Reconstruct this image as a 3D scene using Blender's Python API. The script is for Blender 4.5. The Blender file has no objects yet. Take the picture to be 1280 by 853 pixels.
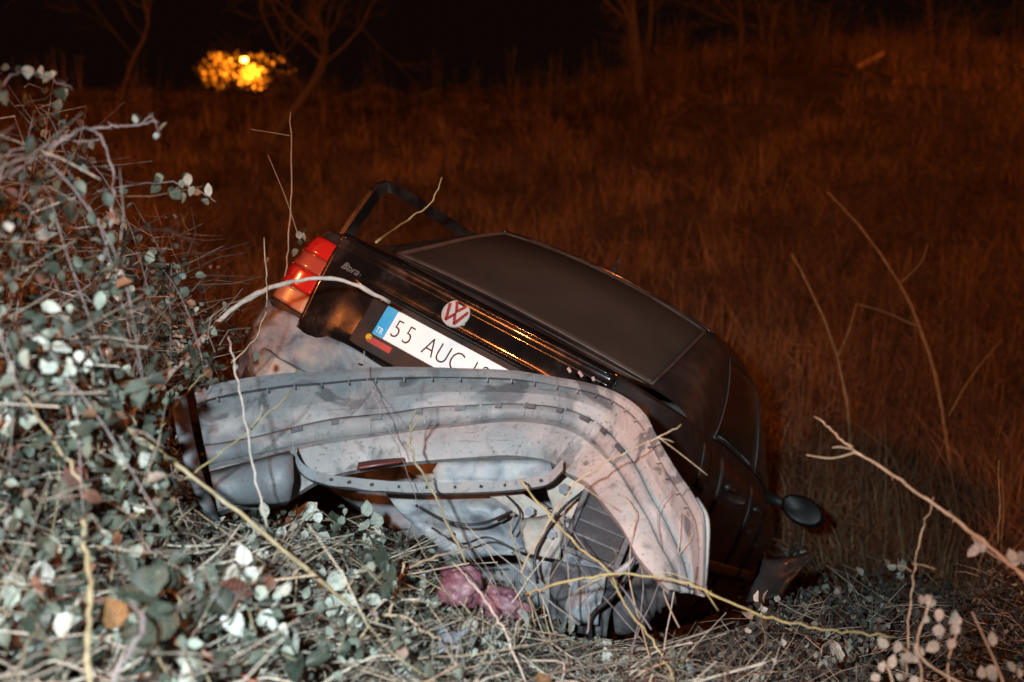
import bpy, bmesh, math, random
from mathutils import Vector, Matrix, noise
R = math.radians
sc = bpy.context.scene
col = sc.collection
random.seed(7)

# ------------------------------------------------------------------ camera, night sky, lights, exposure
CAM = Vector((0, 0, 1.6)); PITCH = R(14); FPX = 1500.0
cam = bpy.data.cameras.new('camera'); camo = bpy.data.objects.new('camera', cam); col.objects.link(camo)
cam.sensor_width = 36.0; cam.lens = FPX * 36.0 / 1280.0
cam.clip_start = .05; cam.clip_end = 600
camo.location = CAM; camo.rotation_euler = (math.pi / 2 - PITCH, 0, 0)
cam.dof.use_dof = True; cam.dof.focus_distance = 3.8; cam.dof.aperture_fstop = 2.4
sc.camera = camo

world = bpy.data.worlds.new('World'); sc.world = world; world.use_nodes = True
wn = world.node_tree.nodes; bg = wn['Background']
bg.inputs[0].default_value = (1.0, .42, .28, 1); bg.inputs[1].default_value = .004

def light(name, typ, loc, color, energy, aim=None, **kw):
    l = bpy.data.lights.new(name, typ); o = bpy.data.objects.new(name, l); col.objects.link(o)
    l.color = color; l.energy = energy; o.location = loc
    for k, v in kw.items(): setattr(l, k, v)
    if aim is not None:
        o.rotation_euler = (Vector(aim) - Vector(loc)).to_track_quat('-Z', 'Y').to_euler()
    return o
# the photographer's flash, held out to the left of the camera
light('flash_lamp', 'SPOT', (-.3, -.05, 1.82), (.82, .94, 1.0), 860, aim=(-.28, 3.1, .1),
      spot_size=R(66), spot_blend=1., shadow_soft_size=.035)
# sodium street lamp behind the photographer; two added fills light the far slope
light('sodium_lamp', 'POINT', (-11.6, -9.4, 9.6), (1.0, .25, .055), 11500, shadow_soft_size=.4)
light('hill_fill_left', 'POINT', (-24, 13, 13), (1.0, .225, .05), 6500, shadow_soft_size=.4)  # unseen lamp added on the left to brighten the far slope
light('hill_fill_right', 'POINT', (26, 13, 13), (1.0, .225, .05), 8500, shadow_soft_size=.4)  # its added counterpart on the right, also out of view

sc.view_settings.view_transform = 'Standard'; sc.view_settings.look = 'None'
sc.view_settings.exposure = 0; sc.view_settings.gamma = 1
sc.render.engine = 'CYCLES'
sc.cycles.use_denoising = True
sc.cycles.sample_clamp_indirect = 4
sc.cycles.max_bounces = 5
sc.cycles.transparent_max_bounces = 6

# ------------------------------------------------------------------ helpers
_s, _c = math.sin(PITCH), math.cos(PITCH)
def P(px, py, d):
    """point d metres in front of the lens plane, as sighted in the 1280-wide photograph"""
    x = (px - 640) / FPX * d; yd = (py - 426.5) / FPX * d
    return Vector((x, d * _c - yd * _s, CAM.z - d * _s - yd * _c))
def to_px(p):
    q = p - CAM
    d = q.y * _c - q.z * _s
    u = -q.y * _s - q.z * _c
    if d < .05: return None
    return 640 + FPX * q.x / d, 426.5 + FPX * u / d, d

def lerp(a, b, t): return a + (b - a) * t
def clamp(x, a=0., b=1.): return max(a, min(b, x))
def sstep(a, b, x):
    t = clamp((x - a) / (b - a)); return t * t * (3 - 2 * t)
def interp(tab, x):
    if x <= tab[0][0]: return tab[0][1]
    for (a, va), (b, vb) in zip(tab, tab[1:]):
        if x <= b:
            t = (x - a) / (b - a); return va + (vb - va) * t
    return tab[-1][1]
def crom(pts, n):
    """Catmull-Rom through pts, n samples per span"""
    pts = [Vector(p) for p in pts]; out = []
    for i in range(len(pts) - 1):
        p0 = pts[i - 1] if i else pts[0] * 2 - pts[1]
        p1, p2 = pts[i], pts[i + 1]
        p3 = pts[i + 2] if i + 2 < len(pts) else p2 * 2 - p1
        for k in range(n):
            t = k / n
            out.append(.5 * ((2 * p1) + (p2 - p0) * t + (2 * p0 - 5 * p1 + 4 * p2 - p3) * t * t + (3 * p1 - p0 - 3 * p2 + p3) * t ** 3))
    out.append(pts[-1]); return out

class MB:
    def __init__(s): s.v = []; s.f = []; s.mi = []
    def add(s, vs, fs, m=0):
        o = len(s.v); s.v += [tuple(v) for v in vs]; s.f += [tuple(i + o for i in f) for f in fs]; s.mi += [m] * len(fs)
        return s
    def grid(s, rows, close=False, m=0):
        n = len(rows[0]); vs = [p for r in rows for p in r]; fs = []
        for i in range(len(rows) - 1):
            for j in range(n - 1 + (1 if close else 0)):
                k = (j + 1) % n
                fs.append((i * n + j, i * n + k, (i + 1) * n + k, (i + 1) * n + j))
        return s.add(vs, fs, m)
    def box(s, c, sz, M=None, m=0):
        vs = []
        for x in (-.5, .5):
            for y in (-.5, .5):
                for z in (-.5, .5):
                    p = Vector((x * sz[0], y * sz[1], z * sz[2]))
                    if M is not None: p = M @ p
                    vs.append(p + Vector(c))
        return s.add(vs, [(0, 1, 3, 2), (4, 6, 7, 5), (0, 4, 5, 1), (2, 3, 7, 6), (0, 2, 6, 4), (1, 5, 7, 3)], m)
    def tube(s, pts, rad, n=5, m=0, cap=True):
        pts = [Vector(p) for p in pts]; rows = []
        up = Vector((.13, .21, .97)); N = len(pts)
        for i, p in enumerate(pts):
            t = (pts[min(i + 1, N - 1)] - pts[max(i - 1, 0)])
            if t.length < 1e-9: t = Vector((0, 0, 1))
            t.normalize(); a = t.cross(up)
            if a.length < .05: a = t.cross(Vector((1, 0, 0)))
            a.normalize(); b = t.cross(a)
            r = rad[i] if isinstance(rad, (list, tuple)) else rad
            rows.append([p + (a * math.cos(k * 2 * math.pi / n) + b * math.sin(k * 2 * math.pi / n)) * r for k in range(n)])
        o = len(s.v); s.grid(rows, True, m)
        if cap:
            s.f.append(tuple(o + k for k in range(n))[::-1]); s.mi.append(m)
            s.f.append(tuple(o + (N - 1) * n + k for k in range(n))); s.mi.append(m)
        return s
    def lathe(s, prof, M, n=24, m=0):
        rows = [[M @ Vector((r * math.cos(k * 2 * math.pi / n), r * math.sin(k * 2 * math.pi / n), z)) for k in range(n)] for r, z in prof]
        return s.grid(rows, True, m)
    def mesh(s, name, mats, smooth=True):
        me = bpy.data.meshes.new(name); me.from_pydata(s.v, [], s.f)
        for m in (mats if isinstance(mats, (list, tuple)) else [mats]): me.materials.append(m)
        if any(s.mi): me.polygons.foreach_set('material_index', s.mi)
        if smooth: me.polygons.foreach_set('use_smooth', [True] * len(s.f))
        me.update(); return me
    def build(s, name, mats, parent=None, smooth=True, **mods):
        return link(name, s.mesh(name, mats, smooth), parent, **mods)

def link(name, me, parent=None, solid=0, bevel=0, sub=0, merge=0, angle=None):
    o = bpy.data.objects.new(name, me); col.objects.link(o)
    if parent is not None: o.parent = parent
    if merge: m = o.modifiers.new('w', 'WELD'); m.merge_threshold = merge
    if solid:
        m = o.modifiers.new('s', 'SOLIDIFY'); m.thickness = abs(solid); m.offset = -1 if solid > 0 else 1
    if sub: m = o.modifiers.new('u', 'SUBSURF'); m.levels = sub; m.render_levels = sub
    if bevel: m = o.modifiers.new('b', 'BEVEL'); m.width = bevel; m.segments = 2; m.limit_method = 'ANGLE'
    return o
def empty(name, loc=(0, 0, 0), parent=None):
    o = bpy.data.objects.new(name, None); col.objects.link(o); o.location = loc; o.empty_display_size = .1
    if parent is not None: o.parent = parent
    return o
def tag(o, label=None, cat=None, group=None, kind=None):
    if label: o['label'] = label
    if cat: o['category'] = cat
    if group: o['group'] = group
    if kind: o['kind'] = kind
    return o

# ------------------------------------------------------------------ materials
def new_mat(name):
    m = bpy.data.materials.new(name); m.use_nodes = True
    return m, m.node_tree.nodes, m.node_tree.links, m.node_tree.nodes['Principled BSDF']
def ramp(ns, stops, mode='LINEAR'):
    r = ns.new('ShaderNodeValToRGB'); r.color_ramp.interpolation = mode
    e = r.color_ramp.elements
    while len(e) < len(stops): e.new(.5)
    for el, (p, c) in zip(e, stops): el.position = p; el.color = (*c, 1)
    return r
def noise_mat(name, stops, scale=8, rough=.7, metal=0, detail=6, bump=0, bscale=60, coat=0, distort=0, rough2=None, spec=.5):
    m, ns, ls, b = new_mat(name)
    tc = ns.new('ShaderNodeTexCoord'); n = ns.new('ShaderNodeTexNoise')
    n.inputs['Scale'].default_value = scale; n.inputs['Detail'].default_value = detail
    n.inputs['Roughness'].default_value = .65; n.inputs['Distortion'].default_value = distort
    ls.new(tc.outputs['Object'], n.inputs['Vector'])
    r = ramp(ns, stops); ls.new(n.outputs['Fac'], r.inputs[0]); ls.new(r.outputs[0], b.inputs['Base Color'])
    b.inputs['Roughness'].default_value = rough; b.inputs['Metallic'].default_value = metal
    b.inputs['Coat Weight'].default_value = coat; b.inputs['Coat Roughness'].default_value = .04
    b.inputs['Specular IOR Level'].default_value = spec
    if rough2 is not None:
        mr = ns.new('ShaderNodeMapRange'); mr.inputs[1].default_value = .35; mr.inputs[2].default_value = .7
        mr.inputs[3].default_value = rough; mr.inputs[4].default_value = rough2
        ls.new(n.outputs['Fac'], mr.inputs[0]); ls.new(mr.outputs[0], b.inputs['Roughness'])
    if bump:
        n2 = ns.new('ShaderNodeTexNoise'); n2.inputs['Scale'].default_value = bscale; n2.inputs['Detail'].default_value = 4
        ls.new(tc.outputs['Object'], n2.inputs['Vector'])
        bp = ns.new('ShaderNodeBump'); bp.inputs['Strength'].default_value = bump; bp.inputs['Distance'].default_value = .01
        ls.new(n2.outputs['Fac'], bp.inputs['Height']); ls.new(bp.outputs[0], b.inputs['Normal'])
    return m
def island_mat(name, stops, obj_random=False, rough=.6, transl=0., mode='LINEAR', spec=.3):
    """colour picked per leaf / blade (per mesh island, or per object)"""
    m, ns, ls, b = new_mat(name)
    if obj_random:
        g = ns.new('ShaderNodeObjectInfo'); out = g.outputs['Random']
    else:
        g = ns.new('ShaderNodeNewGeometry'); out = g.outputs['Random Per Island']
    r = ramp(ns, stops, mode); ls.new(out, r.inputs[0])
    tc = ns.new('ShaderNodeTexCoord'); n = ns.new('ShaderNodeTexNoise'); n.inputs['Scale'].default_value = 45; n.inputs['Detail'].default_value = 3
    ls.new(tc.outputs['Object'], n.inputs['Vector'])
    mr = ns.new('ShaderNodeMapRange'); mr.inputs[1].default_value = .3; mr.inputs[2].default_value = .7; mr.inputs[3].default_value = .6; mr.inputs[4].default_value = 1.12
    ls.new(n.outputs['Fac'], mr.inputs[0])
    hs = ns.new('ShaderNodeHueSaturation'); ls.new(r.outputs[0], hs.inputs['Color']); ls.new(mr.outputs[0], hs.inputs['Value'])
    ls.new(hs.outputs[0], b.inputs['Base Color'])
    b.inputs['Roughness'].default_value = rough; b.inputs['Specular IOR Level'].default_value = spec
    if obj_random:
        sp = ns.new('ShaderNodeSeparateXYZ'); ls.new(tc.outputs['Object'], sp.inputs[0])
        ab = ns.new('ShaderNodeMath'); ab.operation = 'ABSOLUTE'; ls.new(sp.outputs[1], ab.inputs[0])
        sb = ns.new('ShaderNodeMath'); sb.operation = 'SUBTRACT'; ls.new(sp.outputs[0], sb.inputs[0]); ls.new(ab.outputs[0], sb.inputs[1])
        ml = ns.new('ShaderNodeMath'); ml.operation = 'MULTIPLY'; ml.inputs[1].default_value = 46; ls.new(sb.outputs[0], ml.inputs[0])
        sn = ns.new('ShaderNodeMath'); sn.operation = 'SINE'; ls.new(ml.outputs[0], sn.inputs[0])
        bpn = ns.new('ShaderNodeBump'); bpn.inputs['Strength'].default_value = .5; bpn.inputs['Distance'].default_value = .02
        ls.new(sn.outputs[0], bpn.inputs['Height']); ls.new(bpn.outputs[0], b.inputs['Normal'])
        n.inputs['Scale'].default_value = 5
    if transl:
        t = ns.new('ShaderNodeBsdfTranslucent'); ls.new(hs.outputs[0], t.inputs['Color'])
        mx = ns.new('ShaderNodeMixShader'); mx.inputs[0].default_value = transl
        ls.new(b.outputs[0], mx.inputs[1]); ls.new(t.outputs[0], mx.inputs[2]); ls.new(mx.outputs[0], ns['Material Output'].inputs[0])
    return m
def patchy_grass(name, stops, *a, **k):
    m = island_mat(name, stops, *a, **k); ns, ls = m.node_tree.nodes, m.node_tree.links
    n = [x for x in ns if x.type == 'TEX_NOISE'][0]; n.inputs['Scale'].default_value = .55; n.inputs['Detail'].default_value = 5
    r = [x for x in ns if x.type == 'MAP_RANGE'][0]; r.inputs[1].default_value = .36; r.inputs[2].default_value = .66; r.inputs[3].default_value = .30; r.inputs[4].default_value = 1.35
    return m
def plain(name, c, rough=.5, metal=0, emit=None, es=0, coat=0, spec=.5):
    m, ns, ls, b = new_mat(name)
    b.inputs['Base Color'].default_value = (*c, 1); b.inputs['Roughness'].default_value = rough; b.inputs['Metallic'].default_value = metal
    b.inputs['Coat Weight'].default_value = coat; b.inputs['Specular IOR Level'].default_value = spec
    if emit: b.inputs['Emission Color'].default_value = (*emit, 1); b.inputs['Emission Strength'].default_value = es
    return m

def dust_light_mat(name, bare, dust, bias):
    """black plastic under a coat of road dust: wiped and stained in patches; a cool-to-warm light fall is painted lengthwise"""
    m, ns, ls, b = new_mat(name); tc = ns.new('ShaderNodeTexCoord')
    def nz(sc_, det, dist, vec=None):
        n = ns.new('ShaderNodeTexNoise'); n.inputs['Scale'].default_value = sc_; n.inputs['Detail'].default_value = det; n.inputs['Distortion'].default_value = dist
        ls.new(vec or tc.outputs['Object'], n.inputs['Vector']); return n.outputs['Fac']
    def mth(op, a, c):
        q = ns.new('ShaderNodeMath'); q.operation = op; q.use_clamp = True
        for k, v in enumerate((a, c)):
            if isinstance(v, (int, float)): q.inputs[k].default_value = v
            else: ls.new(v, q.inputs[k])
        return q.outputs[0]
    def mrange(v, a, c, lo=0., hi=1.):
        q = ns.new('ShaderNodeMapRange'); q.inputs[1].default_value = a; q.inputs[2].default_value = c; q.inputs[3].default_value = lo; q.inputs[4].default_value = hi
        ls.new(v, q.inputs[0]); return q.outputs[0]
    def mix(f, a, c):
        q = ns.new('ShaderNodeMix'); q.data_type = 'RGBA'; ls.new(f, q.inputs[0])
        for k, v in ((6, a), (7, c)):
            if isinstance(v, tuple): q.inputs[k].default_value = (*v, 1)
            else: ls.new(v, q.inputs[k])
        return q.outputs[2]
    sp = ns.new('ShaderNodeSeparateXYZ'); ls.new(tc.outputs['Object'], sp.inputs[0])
    along = mrange(sp.outputs[0], -.55, .45, -.05, .55 + bias)  # cool-to-warm light painted left to right through the dust mix
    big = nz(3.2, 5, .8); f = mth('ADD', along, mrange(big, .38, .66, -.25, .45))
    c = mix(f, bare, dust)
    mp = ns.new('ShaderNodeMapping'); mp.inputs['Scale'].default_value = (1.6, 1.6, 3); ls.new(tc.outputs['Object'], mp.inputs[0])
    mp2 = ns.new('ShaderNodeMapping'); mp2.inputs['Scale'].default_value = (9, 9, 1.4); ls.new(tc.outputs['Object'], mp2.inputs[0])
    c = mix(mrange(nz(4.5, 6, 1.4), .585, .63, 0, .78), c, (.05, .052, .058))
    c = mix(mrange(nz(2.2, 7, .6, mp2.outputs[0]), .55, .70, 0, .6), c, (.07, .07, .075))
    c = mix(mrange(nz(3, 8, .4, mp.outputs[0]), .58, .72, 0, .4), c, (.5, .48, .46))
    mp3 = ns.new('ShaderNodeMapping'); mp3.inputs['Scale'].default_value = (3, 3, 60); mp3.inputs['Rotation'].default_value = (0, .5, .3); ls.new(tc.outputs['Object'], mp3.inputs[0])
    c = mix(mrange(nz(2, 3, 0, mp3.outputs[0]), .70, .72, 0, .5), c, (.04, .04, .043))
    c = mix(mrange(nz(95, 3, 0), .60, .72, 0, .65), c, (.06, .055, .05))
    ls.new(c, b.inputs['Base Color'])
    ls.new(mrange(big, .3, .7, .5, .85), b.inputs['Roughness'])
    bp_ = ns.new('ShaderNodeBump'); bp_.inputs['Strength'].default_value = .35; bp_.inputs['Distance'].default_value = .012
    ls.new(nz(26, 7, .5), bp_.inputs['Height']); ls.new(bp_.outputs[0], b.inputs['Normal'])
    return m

def glass_mat():
    """tinted rear glass under a film of dust and smears"""
    m, ns, ls, b = new_mat('dusty_tinted_glass'); tc = ns.new('ShaderNodeTexCoord')
    n = ns.new('ShaderNodeTexNoise'); n.inputs['Scale'].default_value = 2.2; n.inputs['Detail'].default_value = 8; n.inputs['Distortion'].default_value = .3; ls.new(tc.outputs['Object'], n.inputs['Vector'])
    b.inputs['Base Color'].default_value = (.125, .11, .092, 1); b.inputs['Roughness'].default_value = .07; b.inputs['Coat Weight'].default_value = 1; b.inputs['Coat Roughness'].default_value = .02
    t = ns.new('ShaderNodeBsdfTransparent'); t.inputs[0].default_value = (.42, .44, .42, 1)
    mr = ns.new('ShaderNodeMapRange'); mr.inputs[1].default_value = .30; mr.inputs[2].default_value = .72; mr.inputs[3].default_value = .52; mr.inputs[4].default_value = .28; ls.new(n.outputs['Fac'], mr.inputs[0])
    g = ns.new('ShaderNodeBsdfGlossy'); g.inputs['Roughness'].default_value = .02
    fr_ = ns.new('ShaderNodeFresnel'); fr_.inputs[0].default_value = 1.5
    mx = ns.new('ShaderNodeMixShader'); ls.new(mr.outputs[0], mx.inputs[0]); ls.new(b.outputs[0], mx.inputs[1]); ls.new(t.outputs[0], mx.inputs[2])
    m2 = ns.new('ShaderNodeMixShader'); ls.new(fr_.outputs[0], m2.inputs[0]); ls.new(mx.outputs[0], m2.inputs[1]); ls.new(g.outputs[0], m2.inputs[2])
    ls.new(m2.outputs[0], ns['Material Output'].inputs[0]); return m

LEAF_STOPS = [(0, (.030, .042, .030)), (.22, (.06, .08, .055)), (.38, (.14, .17, .13)), (.52, (.28, .33, .26)), (.70, (.46, .51, .43)),
              (.88, (.58, .63, .54)), (.93, (.16, .07, .045)), (.97, (.24, .10, .08)), (.988, (.5, .30, .03))]
M = dict(
    paint=noise_mat('black_car_paint', [(0, (.004, .0035, .0035)), (.5, (.009, .008, .0075)), (.8, (.05, .044, .04))], 5, .12, 0, coat=1., rough2=.38),
    flank=noise_mat('lightened_flank_paint', [(0, (.010, .0095, .009)), (.5, (.024, .022, .0205)), (.8, (.055, .05, .047))], 6, .38, 0, coat=.12, rough2=.6, spec=.25),  # black paint lightened so the unlit flank still shows
    lidpaint=noise_mat('trunk_paint', [(0, (.004, .003, .003)), (.55, (.008, .006, .005)), (.72, (.03, .024, .020))], 7, .12, 0, coat=1., rough2=.34),
    glass=glass_mat(),
    fabric=noise_mat('seat_fabric', [(.3, (.07, .068, .065)), (.7, (.14, .135, .125))], 30, .9),
    sideglass=plain('side_glass', (.008, .0075, .007), .12, spec=.25),
    rubber=plain('black_rubber', (.014, .013, .012), .55),
    mattblack=plain('matt_black', (.006, .006, .006), .85, spec=.15),
    tyre=noise_mat('tyre_rubber', [(0, (.02, .02, .02)), (.6, (.03, .03, .03)), (.8, (.12, .11, .10))], 9, .85),
    chrome=plain('chrome', (.75, .72, .68), .14, 1),
    seal=noise_mat('dusty_window_seal', [(.3, (.03, .028, .026)), (.7, (.10, .09, .08))], 12, .5),
    trim=plain('grey_trim', (.10, .10, .10), .4, .5),
    brushed=plain('alloy', (.45, .46, .48), .35, 1),
    dusty=dust_light_mat('dust_and_light_bumper', (.115, .13, .14), (.29, .26, .245), .0), dusty2=dust_light_mat('dust_and_light_smooth', (.18, .185, .19), (.38, .33, .305), .12),
    metal=noise_mat('dusty_steel_panel', [(.0, (.03, .034, .04)), (.38, (.09, .10, .115)), (.52, (.20, .22, .235)), (.66, (.30, .29, .27)), (.8, (.14, .13, .13))], 7, .55, .0, 8, .3, 30, distort=1.),
    beam=noise_mat('primered_beam', [(.2, (.12, .105, .095)), (.5, (.33, .29, .25)), (.8, (.42, .38, .33))], 9, .7, 0, 6, .2, 50),
    dplastic=noise_mat('dark_dusty_plastic', [(.2, (.02, .02, .023)), (.55, (.055, .053, .058)), (.8, (.15, .14, .14))], 9, .6, 0, 7, .2, 60),
    darkred=plain('dirty_red_reflector', (.09, .016, .012), .4),
    dshard=plain('clear_shard', (.16, .17, .2), .15, coat=.5),
    redlens=plain('red_lens', (.50, .018, .012), .16, coat=1),
    dimlens=plain('dull_red_lens', (.36, .06, .035), .22, coat=1),
    amber=noise_mat('amber_lens', [(.2, (.40, .13, .05)), (.8, (.50, .24, .14))], 14, .25, coat=1),
    white=plain('plate_white', (.82, .82, .80), .4), blue=plain('plate_blue', (.03, .36, .62), .4), black=plain('plate_black', (.012, .012, .012), .5),
    yellow=plain('yellow_seal', (.7, .42, .03), .5), redtape=plain('red_strip', (.42, .05, .04), .5),
    badge=plain('dull_badge', (.30, .28, .26), .25, .6), silver=plain('silver_badge', (.46, .42, .39), .3),
    emblemred=plain('emblem_red', (.27, .035, .03), .3),
    ground=noise_mat('bare_earth', [(.25, (.018, .014, .010)), (.5, (.05, .038, .026)), (.75, (.10, .078, .05))], 3.5, .95, 0, 10, .8, 24),
    leaf=island_mat('bramble_leaf', LEAF_STOPS, True, .5, .12),
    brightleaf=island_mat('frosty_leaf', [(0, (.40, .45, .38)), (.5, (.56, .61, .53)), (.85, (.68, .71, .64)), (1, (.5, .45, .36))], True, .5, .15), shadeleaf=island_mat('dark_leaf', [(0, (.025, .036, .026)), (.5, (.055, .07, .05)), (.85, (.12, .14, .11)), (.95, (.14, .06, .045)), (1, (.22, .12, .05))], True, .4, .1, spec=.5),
    leafi=island_mat('bramble_leaf_mass', [(0, (.02, .028, .02)), (.45, (.05, .065, .048)), (.75, (.12, .145, .11)), (.9, (.30, .34, .28)), (.96, (.14, .06, .045)), (1, (.2, .11, .06))], False, .55, .12),  # filler darkened to stand for shadow between the larger leaves
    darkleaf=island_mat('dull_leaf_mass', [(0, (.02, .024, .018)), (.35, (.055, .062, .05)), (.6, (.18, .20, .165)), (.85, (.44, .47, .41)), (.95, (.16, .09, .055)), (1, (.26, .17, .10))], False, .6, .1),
    darkerleaf=island_mat('darker_leaf', [(0, (.012, .014, .012)), (.5, (.03, .034, .03)), (.8, (.06, .065, .055)), (.95, (.22, .24, .2)), (1, (.1, .05, .03))], False, .6, .1),  # darker leaf tones for the right-hand clumps and ditch litter
    cream=island_mat('cream_leaf', [(0, (.42, .38, .30)), (.6, (.6, .54, .45)), (1, (.34, .2, .13))], True, .5, .15),
    cane=noise_mat('cane_grey', [(.2, (.06, .048, .048)), (.55, (.17, .145, .14)), (.8, (.32, .28, .27))], 40, .65),
    olive=noise_mat('cane_olive', [(.2, (.10, .075, .04)), (.55, (.24, .20, .11)), (.8, (.36, .30, .2))], 30, .6),
    yel=noise_mat('cane_yellow', [(.2, (.16, .125, .05)), (.55, (.31, .26, .11)), (.8, (.42, .37, .22))], 25, .55),
    redtip=noise_mat('cane_red', [(.2, (.12, .04, .02)), (.8, (.28, .10, .06))], 25, .55),
    pale=noise_mat('twig_pale', [(.2, (.26, .21, .17)), (.55, (.44, .38, .33)), (.8, (.55, .5, .45))], 35, .7),
    straw=noise_mat('twig_straw', [(.2, (.16, .11, .065)), (.55, (.34, .25, .16)), (.8, (.48, .38, .26))], 30, .7),
    dtwig=island_mat('dead_twigs', [(0, (.04, .034, .028)), (.3, (.12, .10, .08)), (.55, (.28, .25, .20)), (.85, (.50, .46, .38)), (1, (.40, .27, .16))], False, .75),
    drygrass=patchy_grass('dry_grass', [(0, (.09, .055, .03)), (.5, (.19, .12, .065)), (.85, (.30, .20, .11)), (1, (.40, .29, .17))], False, .8),
    bark=noise_mat('bark', [(.2, (.05, .038, .028)), (.7, (.13, .10, .075))], 12, .9, bump=.5),
    lampleaf=island_mat('autumn_leaf', [(0, (.20, .14, .05)), (1, (.5, .38, .14))], False, .6, .3),
    pink=noise_mat('pink_plastic', [(.25, (.07, .022, .032)), (.5, (.15, .055, .075)), (.75, (.30, .21, .22))], 14, .5, bump=.5, bscale=40),
    film=noise_mat('grey_plastic_film', [(.2, (.10, .11, .13)), (.8, (.3, .32, .35))], 14, .2, coat=.5),
    post=plain('lamp_post_steel', (.25, .25, .25), .5, .6), lamp=plain('sodium_lamp', (1, .7, .3), .4, emit=(1., .46, .08), es=5),
    board=noise_mat('old_board', [(.2, (.3, .2, .12)), (.8, (.5, .36, .24))], 6, .8),
)

# ------------------------------------------------------------------ terrain
def hnear(x, y):
    plane = -.70 - .566 * (x - .27) - .292 * (y - 4.12)
    plane = min(plane, 1.1 + .15 * math.tanh((plane - 1.1)))
    fl = -.78 - .42 * (min(y, 6.6) - 4.6) if y > 2.2 else -.78 + .42 * 2.4
    k = .22
    return max(plane, fl) + k * math.log(1 + math.exp(-abs(plane - fl) / k)) * .8 - .1
def hfar(x, y):
    z = -1.75 + max(0, min(y, 44) - 9) * .046
    hump = math.exp(-((y - 33) / 13) ** 2) * (1 / (1 + math.exp(-(x - 3.6) / 1.3))) * math.exp(-max(0, x - 9) ** 2 / 260)
    z += hump * 2.0
    if y > 44: z -= (y - 44) * .35 if y < 62 else 6.3
    return z
def H(x, y, rough=True):
    w = sstep(7.4, 12.5, y)
    z = hnear(x, y) * (1 - w) + hfar(x, y) * w
    if rough:
        z += noise.noise(Vector((x * .7, y * .7, 3))) * (.06 + .25 * w) + noise.noise(Vector((x * 2.7, y * 2.7, 9))) * .035
    return z
xs = [-75, -55, -40, -30, -23] + [-18 + i * .75 for i in range(14)] + [-7.5 + .3 * i for i in range(14)] + [-3.3 + .12 * i for i in range(56)] + [3.5 + .3 * i for i in range(14)] + [7.8 + .75 * i for i in range(16)] + [20, 24, 30, 40, 55, 75]
ys = [-12, -6, -3, -1] + [.0 + .12 * i for i in range(70)] + [8.4 + .35 * i for i in range(30)] + [19 + 1.0 * i for i in range(34)] + [54, 60, 70, 90, 130, 200]
g = MB().grid([[Vector((x, y, H(x, y))) for x in xs] for y in ys]).build('ground', M['ground'])
tag(g, kind='structure')

# ------------------------------------------------------------------ the car (car frame: x right, y to the nose, z up, origin under the tail)
car = empty('crashed_car')
A = Matrix(((0.8217, 0.3111, 0.4775), (-0.4651, 0.8503, 0.2464), (-0.3293, -0.4245, 0.8434)))
car.matrix_world = Matrix.Translation((-.640, 3.673, -.055)) @ A.to_4x4()
CARM = car.matrix_world.copy(); CARI = CARM.inverted()
tag(car, 'wrecked black saloon car nose-down and tilted in the brambles', 'car')
def CP(px, py, d): return CARI @ P(px, py, d)

OUT = [(0, .055), (.3, .062), (.5, .08), (.62, .108), (.70, .145), (.76, .20), (.80, .28), (.83, .40), (.855, .6), (.866, .9), (.87, 1.4), (.87, 2.0), (.868, 2.6),
       (.865, 3.1), (.855, 3.6), (.82, 3.95), (.74, 4.17), (.55, 4.28), (.25, 4.33), (0, 4.34)]
outp = [Vector((x, y, 0)) for x, y in OUT]; outp = crom(outp, 6)
OL = [0.]
for a, b in zip(outp, outp[1:]): OL.append(OL[-1] + (b - a).length)
def outline(s):
    sg = 1 if s >= 0 else -1; s = abs(s)
    if s >= OL[-1]: p = outp[-1]
    else:
        lo = 0; hi = len(OL) - 1
        while hi - lo > 1:
            m = (lo + hi) // 2
            if OL[m] <= s: lo = m
            else: hi = m
        p = outp[lo].lerp(outp[hi], (s - OL[lo]) / (OL[hi] - OL[lo]))
    return p.x * sg, p.y
def s_at_y(y):   # arc position on the flank
    for p, l in zip(outp, OL):
        if p.y >= y and p.x > .5: return l
ZT = [(0, .975), (.14, .985), (.6, .99), (1.0, .965), (2.0, .945), (3.0, .925), (3.3, .90), (3.9, .82), (4.2, .72), (4.4, .66)]
PROF = [(0, .88), (.12, .955), (.35, .995), (.6, 1.0), (.8, .985), (.92, .955), (1, .915)]
LEAN = [(.2, .07), (.5, .02), (.66, .0), (.8, .006), (.92, .028), (1.0, .07)]
Z0 = .2
def F(s, v, off=0.):
    x, y = outline(s); zt = interp(ZT, y)
    z = Z0 + v * (zt - Z0); k = interp(PROF, v)
    fr = math.exp(-y / .2); ff = math.exp(-(4.34 - y) / .25)
    p = Vector((x * lerp(k, 1, .7 * fr), y + interp(LEAN, z) * fr - .10 * abs(v - .35) * ff, z))
    if off:
        e = .004; n = (F(s + e, v) - F(s - e, v)).cross(F(s, min(1, v + e)) - F(s, max(0, v - e)))
        if n.length > 0: n.normalize(); p = p + n * off
    return p
def v_at(z, y=.1): return (z - Z0) / (interp(ZT, y) - Z0)

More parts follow.
